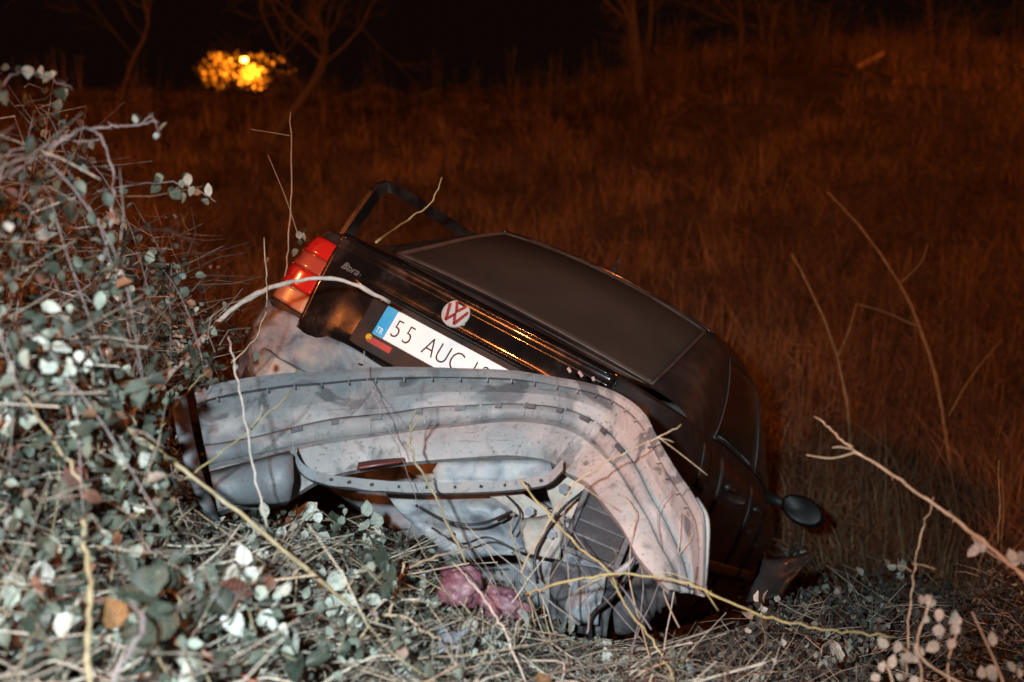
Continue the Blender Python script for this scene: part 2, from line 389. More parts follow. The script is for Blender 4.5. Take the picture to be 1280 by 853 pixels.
# body shell
svals = [OL[-1] * i / 90 for i in range(91)]
loop = [s for s in svals] + [-s for s in reversed(svals[1:-1])]
rows = [[F(0, 0) * 0 + Vector((0, outline(s)[1] * .96 + .08, Z0 - .02)) for s in loop]]
vs_ = [0, .05, .12, .22, .35, .48, .6, .7, .8, .87, .92, .96, 1]
for v in vs_: rows.append([F(s, v) for s in loop])
for k in (.93, .8, .5, .2, 0):
    r = []
    for s in loop:
        p = F(s, 1); r.append(Vector((p.x * k, lerp(2.2, p.y, lerp(1, .985, 1 - k)), p.z + .038 * (1 - k * k) + (.008 if k < .95 else 0))))
    rows.append(r)
mb = MB().grid(rows, True)
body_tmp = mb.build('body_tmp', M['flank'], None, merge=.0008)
cut = MB()
for sx in (-1, 1):
    for wy in (.93, 3.44):
        cut.lathe([(0, .0), (.345, .0), (.345, .5), (0, .5)], Matrix.Translation((sx * .60, wy, .30)) @ Matrix.Rotation(sx * math.pi / 2, 4, 'Y'), 28)
cutter = cut.build('cutter', M['rubber'], None, merge=.0005)
bo = body_tmp.modifiers.new('c', 'BOOLEAN'); bo.object = cutter; bo.operation = 'DIFFERENCE'; bo.solver = 'EXACT'
dg = bpy.context.evaluated_depsgraph_get()
bm_ = bpy.data.meshes.new_from_object(body_tmp.evaluated_get(dg)); bm_.name = 'body'
for o in (body_tmp, cutter): bpy.data.objects.remove(o)
body = link('body', bm_, car); bm_.polygons.foreach_set('use_smooth', [True] * len(bm_.polygons))
m_ = body.modifiers.new('e', 'EDGE_SPLIT'); m_.split_angle = R(38)

def patch(name, mat, parent, smin, smax, vmin, vmax, off, ns_=14, nv=10, solid=.012, crump=0, seed=0, **kw):
    """panel following the body side; smin/smax may be functions of v"""
    rows = []
    for j in range(nv + 1):
        v = lerp(vmin, vmax, j / nv)
        a = smin(v) if callable(smin) else smin; b = smax(v) if callable(smax) else smax
        r = []
        for i in range(ns_ + 1):
            s = lerp(a, b, i / ns_); o_ = off
            p = F(s, v, o_)
            if crump:
                q = Vector((s * 5 + seed, v * 5, seed))
                d = noise.noise(q) * crump + abs(noise.noise(q * 2.6)) * crump * .6
                p = p + Vector((noise.noise(q + Vector((7, 1, 3))) * crump * .4, -d, noise.noise(q + Vector((1, 9, 2))) * crump * .4))
            r.append(p)
        rows.append(r)
    return MB().grid(rows).build(name, mat, parent, solid=solid, **kw)

# trunk lid: rear face with the plate recess, then the short deck up to the window
def lid_pt(x, z):
    s = (1 if x >= 0 else -1) * x * 1.0
    # arc position for this x on the tail
    sa = interp([(p.x, l) for p, l in zip(outp[:30], OL[:30])], abs(x))
    p = F(math.copysign(sa, x), v_at(z)); p.x = x
    p.y -= .010
    rec = sstep(.45, .29, abs(x)) * sstep(.64, .68, z) * sstep(.889, .868, z)
    p.y += .026 * rec
    if z > .93: p.y -= .018 * sstep(.952, .978, z)
    if z < .62: p.y += .01
    return p
rows = []
zz = [.60, .61, .63, .655, .663, .67, .677, .70, .74, .78, .82, .86, .868, .874, .88, .886, .90, .92, .935, .945, .955, .965, .975, .982]
for z in zz:
    hw = lerp(.535, .575, (z - .6) / .38)
    rows.append([lid_pt(lerp(-hw, hw, i / 64), z) for i in range(65)])
last = rows[-1]
for dy, dz in ((.008, .008), (.025, .012), (.08, .016), (.2, .028), (.34, .042), (.43, .050)):
    rows.append([Vector((p.x * (1 + .12 * dy), p.y + dy + (.05 * (p.x / .57) ** 2 * 0), p.z + dz + .012 * (1 - (p.x / .58) ** 2) * min(1, dy * 8))) for p in last])
lid = MB().grid(rows).build('trunk_lid', M['lidpaint'], car, solid=-.012)
# seam round the lid, bright lip edge
for sx in (-1, 1):
    mb = MB(); pts = []
    for z in zz[1:]:
        hw = lerp(.535, .575, (z - .6) / .38) + .004
        p = lid_pt(sx * hw, z); pts.append(p + Vector((0, .009, 0)))
    mb.tube(pts, .004, 5)
    mb.build('seam', M['rubber'], lid)
mb = MB(); mb.tube([lid_pt(lerp(-.565, .565, i / 40), .978) + Vector((0, -.009, .010)) for i in range(41)], .006, 6)
mb.build('lip_edge', M['paint'], lid)
# handle strip above the plate
mb = MB(); rows = []
for dz, dy in ((-.012, .022), (-.012, -.004), (.004, -.012), (.018, -.004), (.018, .022)):
    rows.append([lid_pt(lerp(-.33, .33, i / 24), .90) + Vector((0, dy, dz - .016)) for i in range(25)])
mb.grid(rows).build('handle_strip', M['paint'], lid)

# licence plate
PC = lid_pt(0, .775); ply = lid_pt(0, .775).y - .012
tilt = Matrix.Rotation(R(-3), 4, 'X')
pl = MB().box((0, 0, 0), (.52, .006, .112)).build('licence_plate', M['white'], car, bevel=.003, smooth=False)
pl.location = (.004, ply, .790); pl.rotation_euler = (R(-4), 0, 0)
MB().box((-.2365, -.004, 0), (.045, .0045, .110)).build('country_band', M['blue'], pl, smooth=False)
def text_mesh(name, body_, size, mat, parent, loc, sx=1., shear=0., ext=.0012, offset=0., spacing=1., rot=(math.pi / 2, 0, 0)):
    c = bpy.data.curves.new('t', 'FONT'); c.body = body_; c.size = size; c.extrude = ext; c.align_x = 'LEFT'; c.shear = shear; c.offset = offset
    c.space_character = spacing
    o = bpy.data.objects.new('t', c); col.objects.link(o)
    me = bpy.data.meshes.new_from_object(o.evaluated_get(bpy.context.evaluated_depsgraph_get()))
    bpy.data.objects.remove(o); me.materials.clear(); me.materials.append(mat)
    t = link(name, me, parent); t.location = loc; t.rotation_euler = rot; t.scale = (sx, 1, 1)
    return t
for ch, x in zip('55AUC12', (-.180, -.130, -.045, .007, .062, .140, .182)):
    text_mesh('character', ch, .096, M['black'], pl, (x - .022, -.0042, -.034), .78, offset=-.0016)
text_mesh('country_letters', 'TR', .03, M['white'], pl, (-.253, -.0064, -.045), .8)
MB().box((-.215, .0, -.078), (.10, .006, .022)).build('seal_strip', M['redtape'], pl, smooth=False)
MB().lathe([(0, 0), (.012, 0), (.012, .006), (0, .006)], Matrix.Translation((-.265, .003, -.072)) @ Matrix.Rotation(math.pi / 2, 4, 'X'), 16).build('seal_sticker', M['yellow'], pl)

# round emblem
ec = lid_pt(0, .925) + Vector((-.012, -.010, .006))
em = empty('emblem', ec, car); em.rotation_euler = (R(-13), 0, 0); em.scale = (.92, .92, .92)
MB().lathe([(0, -.004), (.050, -.004), (.050, .004), (0, .005)], Matrix.Rotation(math.pi / 2, 4, 'X'), 32).build('disc', M['silver'], em, smooth=False)
MB().lathe([(.046, .003), (.047, .008), (.051, .0085), (.054, .006), (.054, -.004), (.046, -.004)], Matrix.Rotation(math.pi / 2, 4, 'X'), 36).build('ring', M['silver'], em, smooth=False)
def strokes(pts, w):
    mb = MB()
    for (a, b) in zip(pts, pts[1:]):
        a = Vector((a[0], 0, a[1])); b = Vector((b[0], 0, b[1])); d = b - a
        ang = math.atan2(d.z, d.x)
        mb.box((a + b) / 2 + Vector((0, -.0075, 0)), (d.length + w * .6, .005, w), Matrix.Rotation(-ang, 3, 'Y'))
    return mb
strokes([(-.020, .040), (0, .006), (.020, .040)], .010).build('letter', M['emblemred'], em, smooth=False)
strokes([(-.040, .022), (-.019, -.038), (0, -.004), (.019, -.038), (.040, .022)], .010).build('letter', M['emblemred'], em, smooth=False)
# script badge on the lid corner
text_mesh('name_badge', 'Bora', .040, M['badge'], car, lid_pt(-.50, .885) + Vector((0, -.016, 0)), 1.1, shear=.25, ext=.002, rot=(math.pi / 2 - R(14), 0, -R(9)))

# tail lights
def tail_light(sg):
    si = OL[12] * 0 + interp([(p.x, l) for p, l in zip(outp[:40], OL[:40])], .578)
    v0, v1 = v_at(.675), v_at(.948)
    sb, st = s_at_y(.40), s_at_y(.16)
    smx = lambda v: sg * lerp(sb, st, clamp((v - v0) / (v1 - v0)) ** .9)
    smn = lambda v: sg * lerp(si - .035, si, clamp((v - v0) / (v1 - v0)))
    def pt(name, mat, par, a, b, off, solid):
        va, vb = lerp(v0, v1, a), lerp(v0, v1, b)
        if sg > 0: return patch(name, mat, par, smn, smx, va, vb, off, 14, 6, solid)
        return patch(name, mat, par, smx, smn, va, vb, off, 14, 6, solid)
    hs = pt('tail_light', M['rubber'], car, -.02, 1.02, .004, .01)
    if sg > 0: return hs
    pt('lens', M['amber'], hs, .0, .24, .014, .012); pt('lens', M['redlens'], hs, .25, .52, .015, .012)
    pt('lens', M['dimlens'], hs, .53, .74, .014, .012); pt('lens', M['redlens'], hs, .75, .99, .015, .012)
    return hs
tail_light(-1); tail_light(1)

fl = MB().add([CP(748, 596, 3.28), CP(766, 602, 3.26), CP(776, 612, 3.27), CP(756, 606, 3.27)], [(0, 1, 2, 3)]).build('lens_fragment', M['redlens'], car, solid=.008)
for (px, py, w) in ((712, 463, .02), (726, 468, .025), (742, 474, .016)):
    MB().box(CP(px, py, 3.56), (w * .8, .008, .009), Matrix.Rotation(R(20 + px * 7 % 25), 3, 'Y')).build('lens_shard', M['dshard'], car, smooth=False)
# bare rear panel where the bumper is torn off
sr = s_at_y(.52)
patch('rear_panel', M['metal'], car, -sr, sr, .0, v_at(.655), .012, 60, 22, .004, crump=.05, seed=3)
mb = MB()                                                    # crash beam across the tail
rows = []
for dy, dz in ((.0, .05), (-.05, .05), (-.065, .02), (-.05, 0), (-.065, -.02), (-.05, -.05), (0, -.05)):
    rows.append([Vector((x, .0 + .09 * (x / .6) ** 2 + dy + .02 * noise.noise(Vector((x * 4, 2, 1))), .46 + dz + .03 * noise.noise(Vector((x * 3, 5, 1))))) for x in [lerp(-.60, .60, i / 24) for i in range(25)]])
cb = mb.grid(rows).build('crash_beam', M['beam'], car, solid=.004)
for x in (-.45, .45):
    MB().box((x, .03, .46), (.10, .12, .09)).build('bracket', M['beam'], cb, bevel=.008, smooth=False)
# cabin vent with flaps on the right of the tail
fr = empty('air_vent', CP(752, 660, 3.18), car); fr.rotation_euler = (R(4), R(-6), R(16)); fr.scale = (.95, 1, .85)
mb = MB()
for (c, s) in (((0, 0, .10), (.17, .03, .018)), ((0, 0, -.10), (.17, .03, .018)), ((.078, 0, 0), (.018, .03, .20)), ((-.078, 0, 0), (.018, .03, .20))): mb.box(c, s)
mb.box((0, .02, 0), (.16, .006, .2))
mb.build('vent_frame', M['dplastic'], fr, bevel=.004, smooth=False)
for k in range(4):
    o = MB().box((0, 0, 0), (.135, .004, .045)).build('flap', M['dplastic'], fr, smooth=False)
    o.location = (0, .0, -.07 + k * .046); o.rotation_euler = (R(24), 0, 0)
# silencer and torn liner under the tail
MB().lathe([(0, -.22), (.07, -.215), (.09, -.19), (.09, .19), (.07, .215), (0, .22)], Matrix.Translation((.2, .30, .27)) @ Matrix.Rotation(math.pi / 2, 4, 'Y') @ Matrix.Diagonal((1, 1.3, 1, 1)), 20).build('silencer', M['metal'], car)
def sheet(name, mat, parent, corners, nu=10, nv=8, cr=.03, seed=0, solid=.004, world=False):
    """crumpled sheet between four corners"""
    a, b, c, d = [Vector(p) for p in corners]; rows = []
    n = (b - a).cross(d - a).normalized()
    for j in range(nv + 1):
        r = []
        for i in range(nu + 1):
            u, v = i / nu, j / nv
            p = a.lerp(b, u).lerp(d.lerp(c, u), v); q = Vector((u * 2.4 + seed, v * 2.4, seed * 1.7))
            h = noise.noise(q) + .6 * abs(noise.noise(q * 2.3)) + .25 * noise.noise(q * 5.1)
            r.append(p + n * h * cr + (b - a) * .06 * noise.noise(q + Vector((4, 4, 0))) + (d - a) * .06 * noise.noise(q + Vector((8, 2, 5))))
        rows.append(r)
    return MB().grid(rows).build(name, mat, parent, solid=solid)
def wsheet(name, mat, px, cr, seed, nu=14, nv=12, solid=.004): return sheet(name, M[mat], car, [CP(*p) for p in px], nu, nv, cr, seed, solid)
wsheet('torn_panel', 'metal', [(470, 606, 3.42), (640, 600, 3.40), (700, 690, 3.34), (560, 700, 3.36)], .05, 5, 20, 14)
wsheet('torn_panel', 'beam', [(596, 606, 3.33), (622, 598, 3.33), (716, 660, 3.27), (700, 684, 3.27)], .012, 7, 16, 4, .012)
wsheet('bracket', 'beam', [(655, 655, 3.24), (704, 646, 3.22), (702, 700, 3.2), (656, 694, 3.2)], .018, 9, 8, 8, .02)
wsheet('torn_panel', 'beam', [(676, 592, 3.30), (738, 596, 3.28), (728, 656, 3.26), (694, 640, 3.28)], .02, 14)
wsheet('torn_panel', 'metal', [(640, 690, 3.30), (712, 676, 3.26), (776, 716, 3.22), (690, 742, 3.26)], .03, 17)
wsheet('torn_liner', 'dplastic', [(690, 700, 3.22), (772, 716, 3.2), (758, 800, 3.22), (684, 784, 3.24)], .035, 2)
wsheet('torn_liner', 'metal', [(712, 726, 3.16), (756, 720, 3.15), (748, 782, 3.17), (706, 776, 3.18)], .02, 19)
wsheet('torn_liner', 'dplastic', [(764, 700, 3.2), (836, 676, 3.2), (850, 760, 3.3), (772, 800, 3.3)], .05, 12)
wsheet('torn_panel', 'metal', [(808, 640, 3.3), (760, 616, 3.3), (745, 640, 3.3), (800, 700, 3.3)], .03, 25)
wsheet('edge_bar', 'metal', [(764, 716, 3.12), (808, 686, 3.12), (812, 692, 3.12), (768, 724, 3.12)], .004, 3, 8, 2, .008)
for pts, r_ in (([(640, 640, 3.2), (600, 655, 3.15), (560, 652, 3.15), (520, 632, 3.2)], .004), ([(690, 700, 3.16), (650, 690, 3.12), (610, 672, 3.12), (575, 680, 3.15), (540, 660, 3.2)], .003), ([(735, 610, 3.2), (700, 640, 3.15), (670, 690, 3.12), (672, 730, 3.1)], .0045), ([(800, 690, 3.12), (770, 740, 3.1), (740, 770, 3.12), (738, 800, 3.15)], .006), ([(625, 612, 3.25), (650, 640, 3.2), (640, 668, 3.2)], .003)):
    MB().tube([q for q in crom([CP(*p) for p in pts], 6)], r_, 6).build('cable', M['rubber'], car)
for px, py, d, sz in ((626, 644, 3.27, .02), (663, 640, 3.24, .014), (706, 612, 3.24, .016), (690, 668, 3.18, .014), (560, 668, 3.3, .014)):
    MB().lathe([(0, -.012), (sz * .9, -.012), (sz, -.006), (sz, .01), (0, .01)], Matrix.Translation(CP(px, py, d)) @ Matrix.Rotation(math.pi / 2, 4, 'X'), 6).build('bolt', M['metal'], car, smooth=False)
# flank panels
for sg in (-1, 1):
    for (y0, y1, nm) in ((1.06, 1.99, 'rear_door'), (2.01, 3.05, 'front_door')):
        if sg < 0 and nm == 'rear_door': continue
        a, b = s_at_y(y0), s_at_y(y1)
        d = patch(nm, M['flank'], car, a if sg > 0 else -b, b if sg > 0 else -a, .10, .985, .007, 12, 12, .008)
        hp = F(sg * (a + .12), .86, .03)
        MB().box((0, 0, 0), (.03, .17, .03)).build('handle', M['paint'], d, bevel=.012, smooth=False).location = hp
    a, b = s_at_y(.42), s_at_y(3.3)
fa, fb = s_at_y(.66), s_at_y(.83)
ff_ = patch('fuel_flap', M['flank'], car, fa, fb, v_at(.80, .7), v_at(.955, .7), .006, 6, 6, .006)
patch('side_trim', M['dplastic'], car, s_at_y(1.08), s_at_y(3.03), .40, .475, .016, 20, 3, .012)

# cabin: one smooth loft, panes laid on it
RAIL = [(.67, .54, 1.032), (.645, .75, 1.145), (.615, .97, 1.265), (.580, 1.20, 1.374), (.568, 1.36, 1.404), (.56, 1.75, 1.43), (.55, 2.15, 1.43), (.545, 2.45, 1.40), (.60, 2.88, 1.20), (.68, 3.3, .955)]
BELT = [(.775, .50, .965), (.785, .70, .965), (.79, .9, .955), (.793, 1.1, .95), (.795, 1.32, .945), (.80, 1.75, .935), (.80, 2.15, .93), (.795, 2.5, .925), (.785, 2.92, .915), (.76, 3.32, .89)]
def spl(tab, i):
    i = clamp(i, 0, len(tab) - 1.0001); k = int(i); t = i - k
    p = [Vector(tab[clamp(k + q, 0, len(tab) - 1)]) for q in (-1, 0, 1, 2)]
    return .5 * ((2 * p[1]) + (p[2] - p[0]) * t + (2 * p[0] - 5 * p[1] + 4 * p[2] - p[3]) * t * t + (3 * p[1] - p[0] - 3 * p[2] + p[3]) * t ** 3)
def G(i, t, off=0.):
    tt = t if t <= .5 else 1 - t
    if off == 0. and .19 < tt < .31:
        w = .035 * sstep(.06, .0, abs(tt - .25))
        return (G0(i, t - w) + G0(i, t) * 2 + G0(i, t + w)) / 4
    return G0(i, t, off)
def G0(i, t, off=0.):
    sg = 1 if t <= .5 else -1; tt = t if t <= .5 else 1 - t
    r, b = spl(RAIL, i), spl(BELT, i)
    if tt < .25:
        u = tt / .25; p = b.lerp(r, u); p.x += .028 * math.sin(math.pi * u)
    else:
        u = (tt - .25) / .25; x = r.x * (1 - u); k = 1 - (x / r.x) ** 2
        crown = .045 if i > 2 else lerp(.02, .045, i / 2)
        p = Vector((x, r.y - (.075 * k * sstep(4.2, 2.2, i)) + .06 * k * sstep(6, 8, i), r.z + crown * k))
    p.x *= sg
    if off:
        e = .01
        n = (G(i, min(1, t + e)) - G(i, max(0, t - e))).cross(G(i + e, t) - G(i - e, t))
        if n.length > 0:
            n.normalize(); c = p - Vector((0, 2, .6))
            if n.dot(c) < 0: n = -n
            p = p + n * off
    return p
rows = []
tv = [0, .04, .08, .12, .16, .2, .23, .245, .26, .29, .32, .37, .42, .46]; tv = tv + [.5] + [1 - t for t in reversed(tv)]
for k in range(37): rows.append([G(k / 4, t) for t in tv])
cm = MB().grid(rows); nt_ = len(tv); keep = []
for f in cm.f:
    i_, j_ = f[0] // nt_, f[0] % nt_
    if 1 <= i_ < 11 and 9 <= j_ < nt_ - 10: continue
    keep.append(f)
cm.f = keep; cm.mi = [0] * len(keep)
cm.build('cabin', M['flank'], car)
def seat_block(name, c, sz, rx):
    mb = MB(); rows = []
    for j in range(9):
        th = -math.pi / 2 + math.pi * j / 8; r = abs(math.cos(th)) ** .35
        rows.append([Vector((sz[0] * r * math.copysign(abs(math.cos(a)) ** .5, math.cos(a)), sz[1] * r * math.copysign(abs(math.sin(a)) ** .5, math.sin(a)), sz[2] * math.copysign(abs(math.sin(th)) ** .6, math.sin(th)))) for a in [2 * math.pi * k / 20 for k in range(20)]])
    o = mb.grid(rows, True).build(name, M['fabric'], car); o.location = c; o.rotation_euler = (rx, 0, 0); return o
for x in (-.36, .36): seat_block('headrest', (x, 1.18, 1.14), (.13, .05, .085), R(-12))
for x in (-.36, .36): seat_block('front_seat', (x, 2.05, 1.10), (.22, .07, .22), R(-14)); seat_block('headrest', (x, 2.10, 1.36) if 0 else (x, 2.0, 1.33), (.12, .05, .07), R(-12))
def pane(name, mat, par, i0, i1, t0, t1, off=.006, n=18, m=18, trim=.006, tmat='rubber'):
    f0 = i0 if callable(i0) else (lambda u: i0); f1 = i1 if callable(i1) else (lambda u: i1)
    rows = []
    for j in range(m + 1):
        u = j / m; t = lerp(t0, t1, u)
        rows.append([G(lerp(f0(u), f1(u), k / n), t, off) for k in range(n + 1)])
    o = MB().grid(rows).build(name, mat, par, solid=.004)
    o.modifiers['s'].offset = 0
    edge = rows[0] + [r[-1] for r in rows[1:]] + rows[-1][::-1][1:] + [r[0] for r in rows[::-1]][1:]
    MB().tube(edge, trim, 6).build('window_trim', M[tmat], o)
    return o
rw = pane('rear_window', M['glass'], car, .10, 2.86, .285, .715, .006, 22, 28, .0045, 'seal')
for (i0, i1) in ((lambda u: lerp(2.1, 3.5, u), 5.85), (6.08, lambda u: lerp(8.45, 7.35, u))):
    pane('side_window', M['sideglass'], car, i0, i1, .035, .215, .005, 14, 8, .004, 'trim')
    pane('side_window', M['sideglass'], car, i0, i1, .965, .785, .005, 14, 8, .004, 'trim')
pane('windscreen', M['sideglass'], car, 7.25, 8.9, .28, .72, .006, 14, 18)
# roof gutter that catches the light, aerial
MB().tube([G(3.02, lerp(.27, .73, i / 30), .008) for i in range(31)], .006, 6).build('roof_edge', M['paint'], car)
ab = G(3.45, .5, 0)
an = MB().lathe([(.022, 0), (.020, .012), (.010, .03), (.006, .045)], Matrix.Translation(ab), 14).build('aerial', M['rubber'], car)
MB().tube([ab + Vector((0, 0, .03)), ab + Vector((0, -.02, .075))], [.006, .004], 6).build('mast', M['rubber'], an)
# door mirror on the right
mi = empty('door_mirror', (.90, 2.78, .96), car)
mb = MB(); rows = []
for j in range(9):
    th = math.pi * j / 8; rr = max(.02, math.sin(th) ** .6)
    rows.append([Vector((.10 + .12 * rr * math.cos(a) , -.06 * math.cos(th) + .0, .075 * rr * math.sin(a))) for a in [2 * math.pi * k / 18 for k in range(18)]])
mb.grid(rows, True).build('mirror_housing', M['mattblack'], mi)
mg = MB(); ring = [Vector((.10 + .10 * math.cos(2 * math.pi * k / 24), -.064, .06 * math.sin(2 * math.pi * k / 24))) for k in range(24)]
mg.add([Vector((.1, -.066, 0))] + ring, [(0, k + 1, (k + 1) % 24 + 1) for k in range(24)]).build('mirror_glass', M['sideglass'], mi)
MB().tube([Vector((-.10, .02, -.02)), Vector((.03, .01, -.01))], [.035, .025], 8).build('mirror_arm', M['rubber'], mi)
# open rear door on the left: hinge at the front edge
dr = empty('open_door', (-.86, 1.98, .0), car); dr.rotation_euler = (0, 0, R(-29))
rows = []
for j in range(9):
    z = lerp(.28, .93, j / 8)
    rows.append([Vector((-.03 * math.sin(math.pi * (z - .1)), -.86 + k * .172, z)) for k in range(6)])
MB().grid(rows).build('door_panel', M['paint'], dr, solid=.05)
fpts = [Vector((.0, -.84, .90)), Vector((.045, -.845, 1.12)), Vector((.09, -.85, 1.29)), Vector((.10, -.846, 1.32)), Vector((.11, -.83, 1.342)), Vector((.12, -.80, 1.35)), Vector((.13, -.5, 1.352)), Vector((.13, -.2, 1.348)), Vector((.12, -.05, 1.335)), Vector((.10, -.01, 1.30)), Vector((.07, .0, 1.15)), Vector((.0, .0, .92))]
mb = MB(); rows = []
for p in fpts:
    rows.append([p + Vector(o) for o in ((-.012, 0, .016), (.014, 0, .018), (.018, .0, -.02), (-.008, .0, -.022))])
# frame section turned to follow the bend
rows = []
for k, p in enumerate(fpts):
    t = (fpts[min(k + 1, len(fpts) - 1)] - fpts[max(k - 1, 0)]).normalized(); nx = Vector((1, 0, 0)); b = t.cross(nx).normalized()
    rows.append([p + nx * a + b * c for a, c in ((-.02, -.026), (.02, -.026), (.02, .026), (-.02, .026))])
MB().grid(rows, True).build('window_frame', M['paint'], dr, smooth=False)
# wheels
def wheel(x, y, sg):
    w = empty('wheel', (x, y, .30), car)
    Mx = Matrix.Rotation(sg * math.pi / 2, 4, 'Y')
    MB().lathe([(.19, -.09), (.27, -.098), (.302, -.08), (.31, -.03), (.31, .03), (.302, .08), (.27, .098), (.19, .09)], Mx, 32).build('tyre', M['tyre'], w)
    mb = MB().lathe([(.19, -.08), (.185, .06), (.195, .085), (.185, .09), (.17, .05), (.05, .055), (.0, .06)], Mx, 32)
    r_ = mb.build('rim', M['dplastic'], w)
    for k in range(5):
        a = k * 2 * math.pi / 5
        q = Matrix.Rotation(a, 3, 'X')
        sp = MB().box(q @ Vector((sg * .075, 0, .11)), (.02, .045, .15), q)
        sp.build('spoke', M['brushed'], r_, bevel=.006, smooth=False)
for x, sg in ((.745, 1), (-.745, -1)):
    wheel(x, .93, sg); wheel(x, 3.44, sg)

# ------------------------------------------------------------------ torn-off bumper cover, lying in front of the tail, hollow side to the photographer
def esplit(o, a=24):
    m = o.modifiers.new('es', 'EDGE_SPLIT'); m.split_angle = R(a)
bp = empty('torn_bumper', P(560, 560, 3.2))
tag(bp, 'dusty grey bumper cover torn off and lying against the car tail', 'bumper')
BL = bp.location.copy()
def colx(pts): return [P(*p) - BL for p in pts]
# each column: stations across the section, top lip -> upper band -> clip ledge -> bulge -> lower edge
cols = []
def bc(top, ledge, ledge2, low, d, depth_low=0.):
    """one cross-section of the moulding: four sighted edges and the distance of its back wall"""
    T, L1, L2, B = top, ledge, ledge2, low
    r = []
    r.append((T[0], T[1] + 4, d - .035)); r.append((T[0], T[1], d - .045)); r.append((T[0] + (L1[0] - T[0]) * .06, T[1] + (L1[1] - T[1]) * .06, d - .052))
    r.append((lerp(T[0], L1[0], .17), lerp(T[1], L1[1], .17), d - .045)); r.append((lerp(T[0], L1[0], .22), lerp(T[1], L1[1], .22), d - .005))
    r.append((lerp(T[0], L1[0], .6), lerp(T[1], L1[1], .6), d + .025)); r.append((L1[0], L1[1], d + .03)); r.append((lerp(L1[0], L2[0], .15), lerp(L1[1], L2[1], .15), d - .008))
    r.append((lerp(L1[0], L2[0], .9), lerp(L1[1], L2[1], .9), d - .004)); r.append((L2[0], L2[1], d + .022))
    r.append((lerp(L2[0], B[0], .15), lerp(L2[1], B[1], .15), d - .022)); r.append((lerp(L2[0], B[0], .42), lerp(L2[1], B[1], .42), d - .040 - depth_low * .5))
    r.append((lerp(L2[0], B[0], .75), lerp(L2[1], B[1], .75), d - .050 - depth_low)); r.append((B[0], B[1], d - .055 - depth_low)); r.append((B[0], B[1] + 4, d - .03 - depth_low))
    return r
keys = [bc((243, 492), (256, 558), (261, 582), (274, 640), 3.16), bc((268, 482), (278, 556), (284, 576), (296, 634), 3.16), bc((330, 472), (338, 543), (341, 563), (345, 628), 3.24),
        bc((400, 466), (402, 527), (403, 549), (405, 596), 3.30), bc((470, 462), (470, 519), (470, 541), (470, 582), 3.33), bc((540, 461), (540, 511), (540, 533), (540, 575), 3.34),
        bc((610, 463), (608, 507), (607, 525), (606, 571), 3.34), bc((670, 469), (664, 508), (661, 524), (652, 571), 3.32), bc((725, 478), (712, 515), (705, 530), (688, 577), 3.28),
        bc((772, 493), (750, 533), (739, 548), (712, 592), 3.22), bc((803, 517), (777, 560), (764, 574), (735, 605), 3.14), bc((822, 550), (798, 592), (785, 604), (756, 630), 3.06),
        bc((845, 590), (818, 632), (806, 641), (778, 660), 2.99), bc((868, 624), (838, 672), (824, 678), (797, 692), 2.93), bc((880, 655), (853, 705), (842, 708), (818, 716), 2.89), bc((880, 742), (862, 741), (852, 740), (838, 737), 2.87)]
tr = [[k[j] for k in keys] for j in range(len(keys[0]))]
fine = [[P(*p) - BL for p in crom([Vector(q) for q in row], 8)] for row in tr]
for j, r in enumerate(fine):
    for i, p in enumerate(r):
        q = p * 6; p += Vector((noise.noise(q), noise.noise(q + Vector((5, 0, 0))), noise.noise(q + Vector((0, 7, 0))))) * .006
nb = len(fine)
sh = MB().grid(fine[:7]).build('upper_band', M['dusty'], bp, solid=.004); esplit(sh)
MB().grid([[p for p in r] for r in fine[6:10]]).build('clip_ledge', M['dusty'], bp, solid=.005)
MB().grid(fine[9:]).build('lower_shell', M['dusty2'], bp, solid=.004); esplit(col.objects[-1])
# raised ribs of the lip and the slots of the clips
N = len(fine[0])
for k in range(4, N - 16, 4):
    a, b = fine[3][k], fine[4][k]
    tdir = (fine[3][k + 1] - fine[3][k - 1]).normalized()
    up = (fine[1][k] - fine[4][k]).normalized(); fw = tdir.cross(up)
    Mx = Matrix((tdir, fw, up)).transposed()
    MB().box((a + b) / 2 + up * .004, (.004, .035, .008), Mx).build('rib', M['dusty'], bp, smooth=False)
for k in range(20, N - 40, 6):
    a = fine[7][k]; tdir = (fine[7][k + 1] - fine[7][k - 1]).normalized(); up = (fine[6][k] - fine[9][k]).normalized(); fw = tdir.cross(up)
    Mx = Matrix((tdir, fw, up)).transposed()
    cl = MB().box(a + up * .001, (.030 if (k // 6) % 2 else .018, .03, .013), Mx).build('clip', M['dplastic'], bp, smooth=False)
for k in range(23, N - 40, 8):
    a = fine[8][k]; tdir = (fine[8][k + 1] - fine[8][k - 1]).normalized(); up = (fine[6][k] - fine[9][k]).normalized(); fw = tdir.cross(up)
    Mx = Matrix((tdir, fw, up)).transposed()
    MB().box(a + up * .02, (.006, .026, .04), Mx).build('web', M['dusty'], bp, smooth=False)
# flange of the left end, standing forward of the wall, and of the right end
def flange(name, pts, pts2, mat):
    a = [P(*p) - BL for p in crom([Vector(q) for q in pts], 6)]; b = [P(*p) - BL for p in crom([Vector(q) for q in pts2], 6)]
    return MB().grid([a, [x.lerp(y, .5) + Vector((0, -.003, 0)) for x, y in zip(a, b)], b]).build(name, mat, bp, solid=.006)
flange('end_flange', [(231, 494, 3.06), (240, 545, 3.04), (254, 600, 3.04), (274, 652, 3.06)], [(213, 499, 3.03), (222, 548, 3.01), (237, 602, 3.01), (256, 646, 3.03)], M['dusty'])  # gap between this strip and the wall stands in for its shadow
flange('end_flange', [(868, 622, 2.93), (876, 655, 2.89), (872, 700, 2.88), (866, 742, 2.87)], [(872, 622, 2.92), (884, 650, 2.86), (883, 700, 2.84), (879, 746, 2.83)], M['dusty2'])
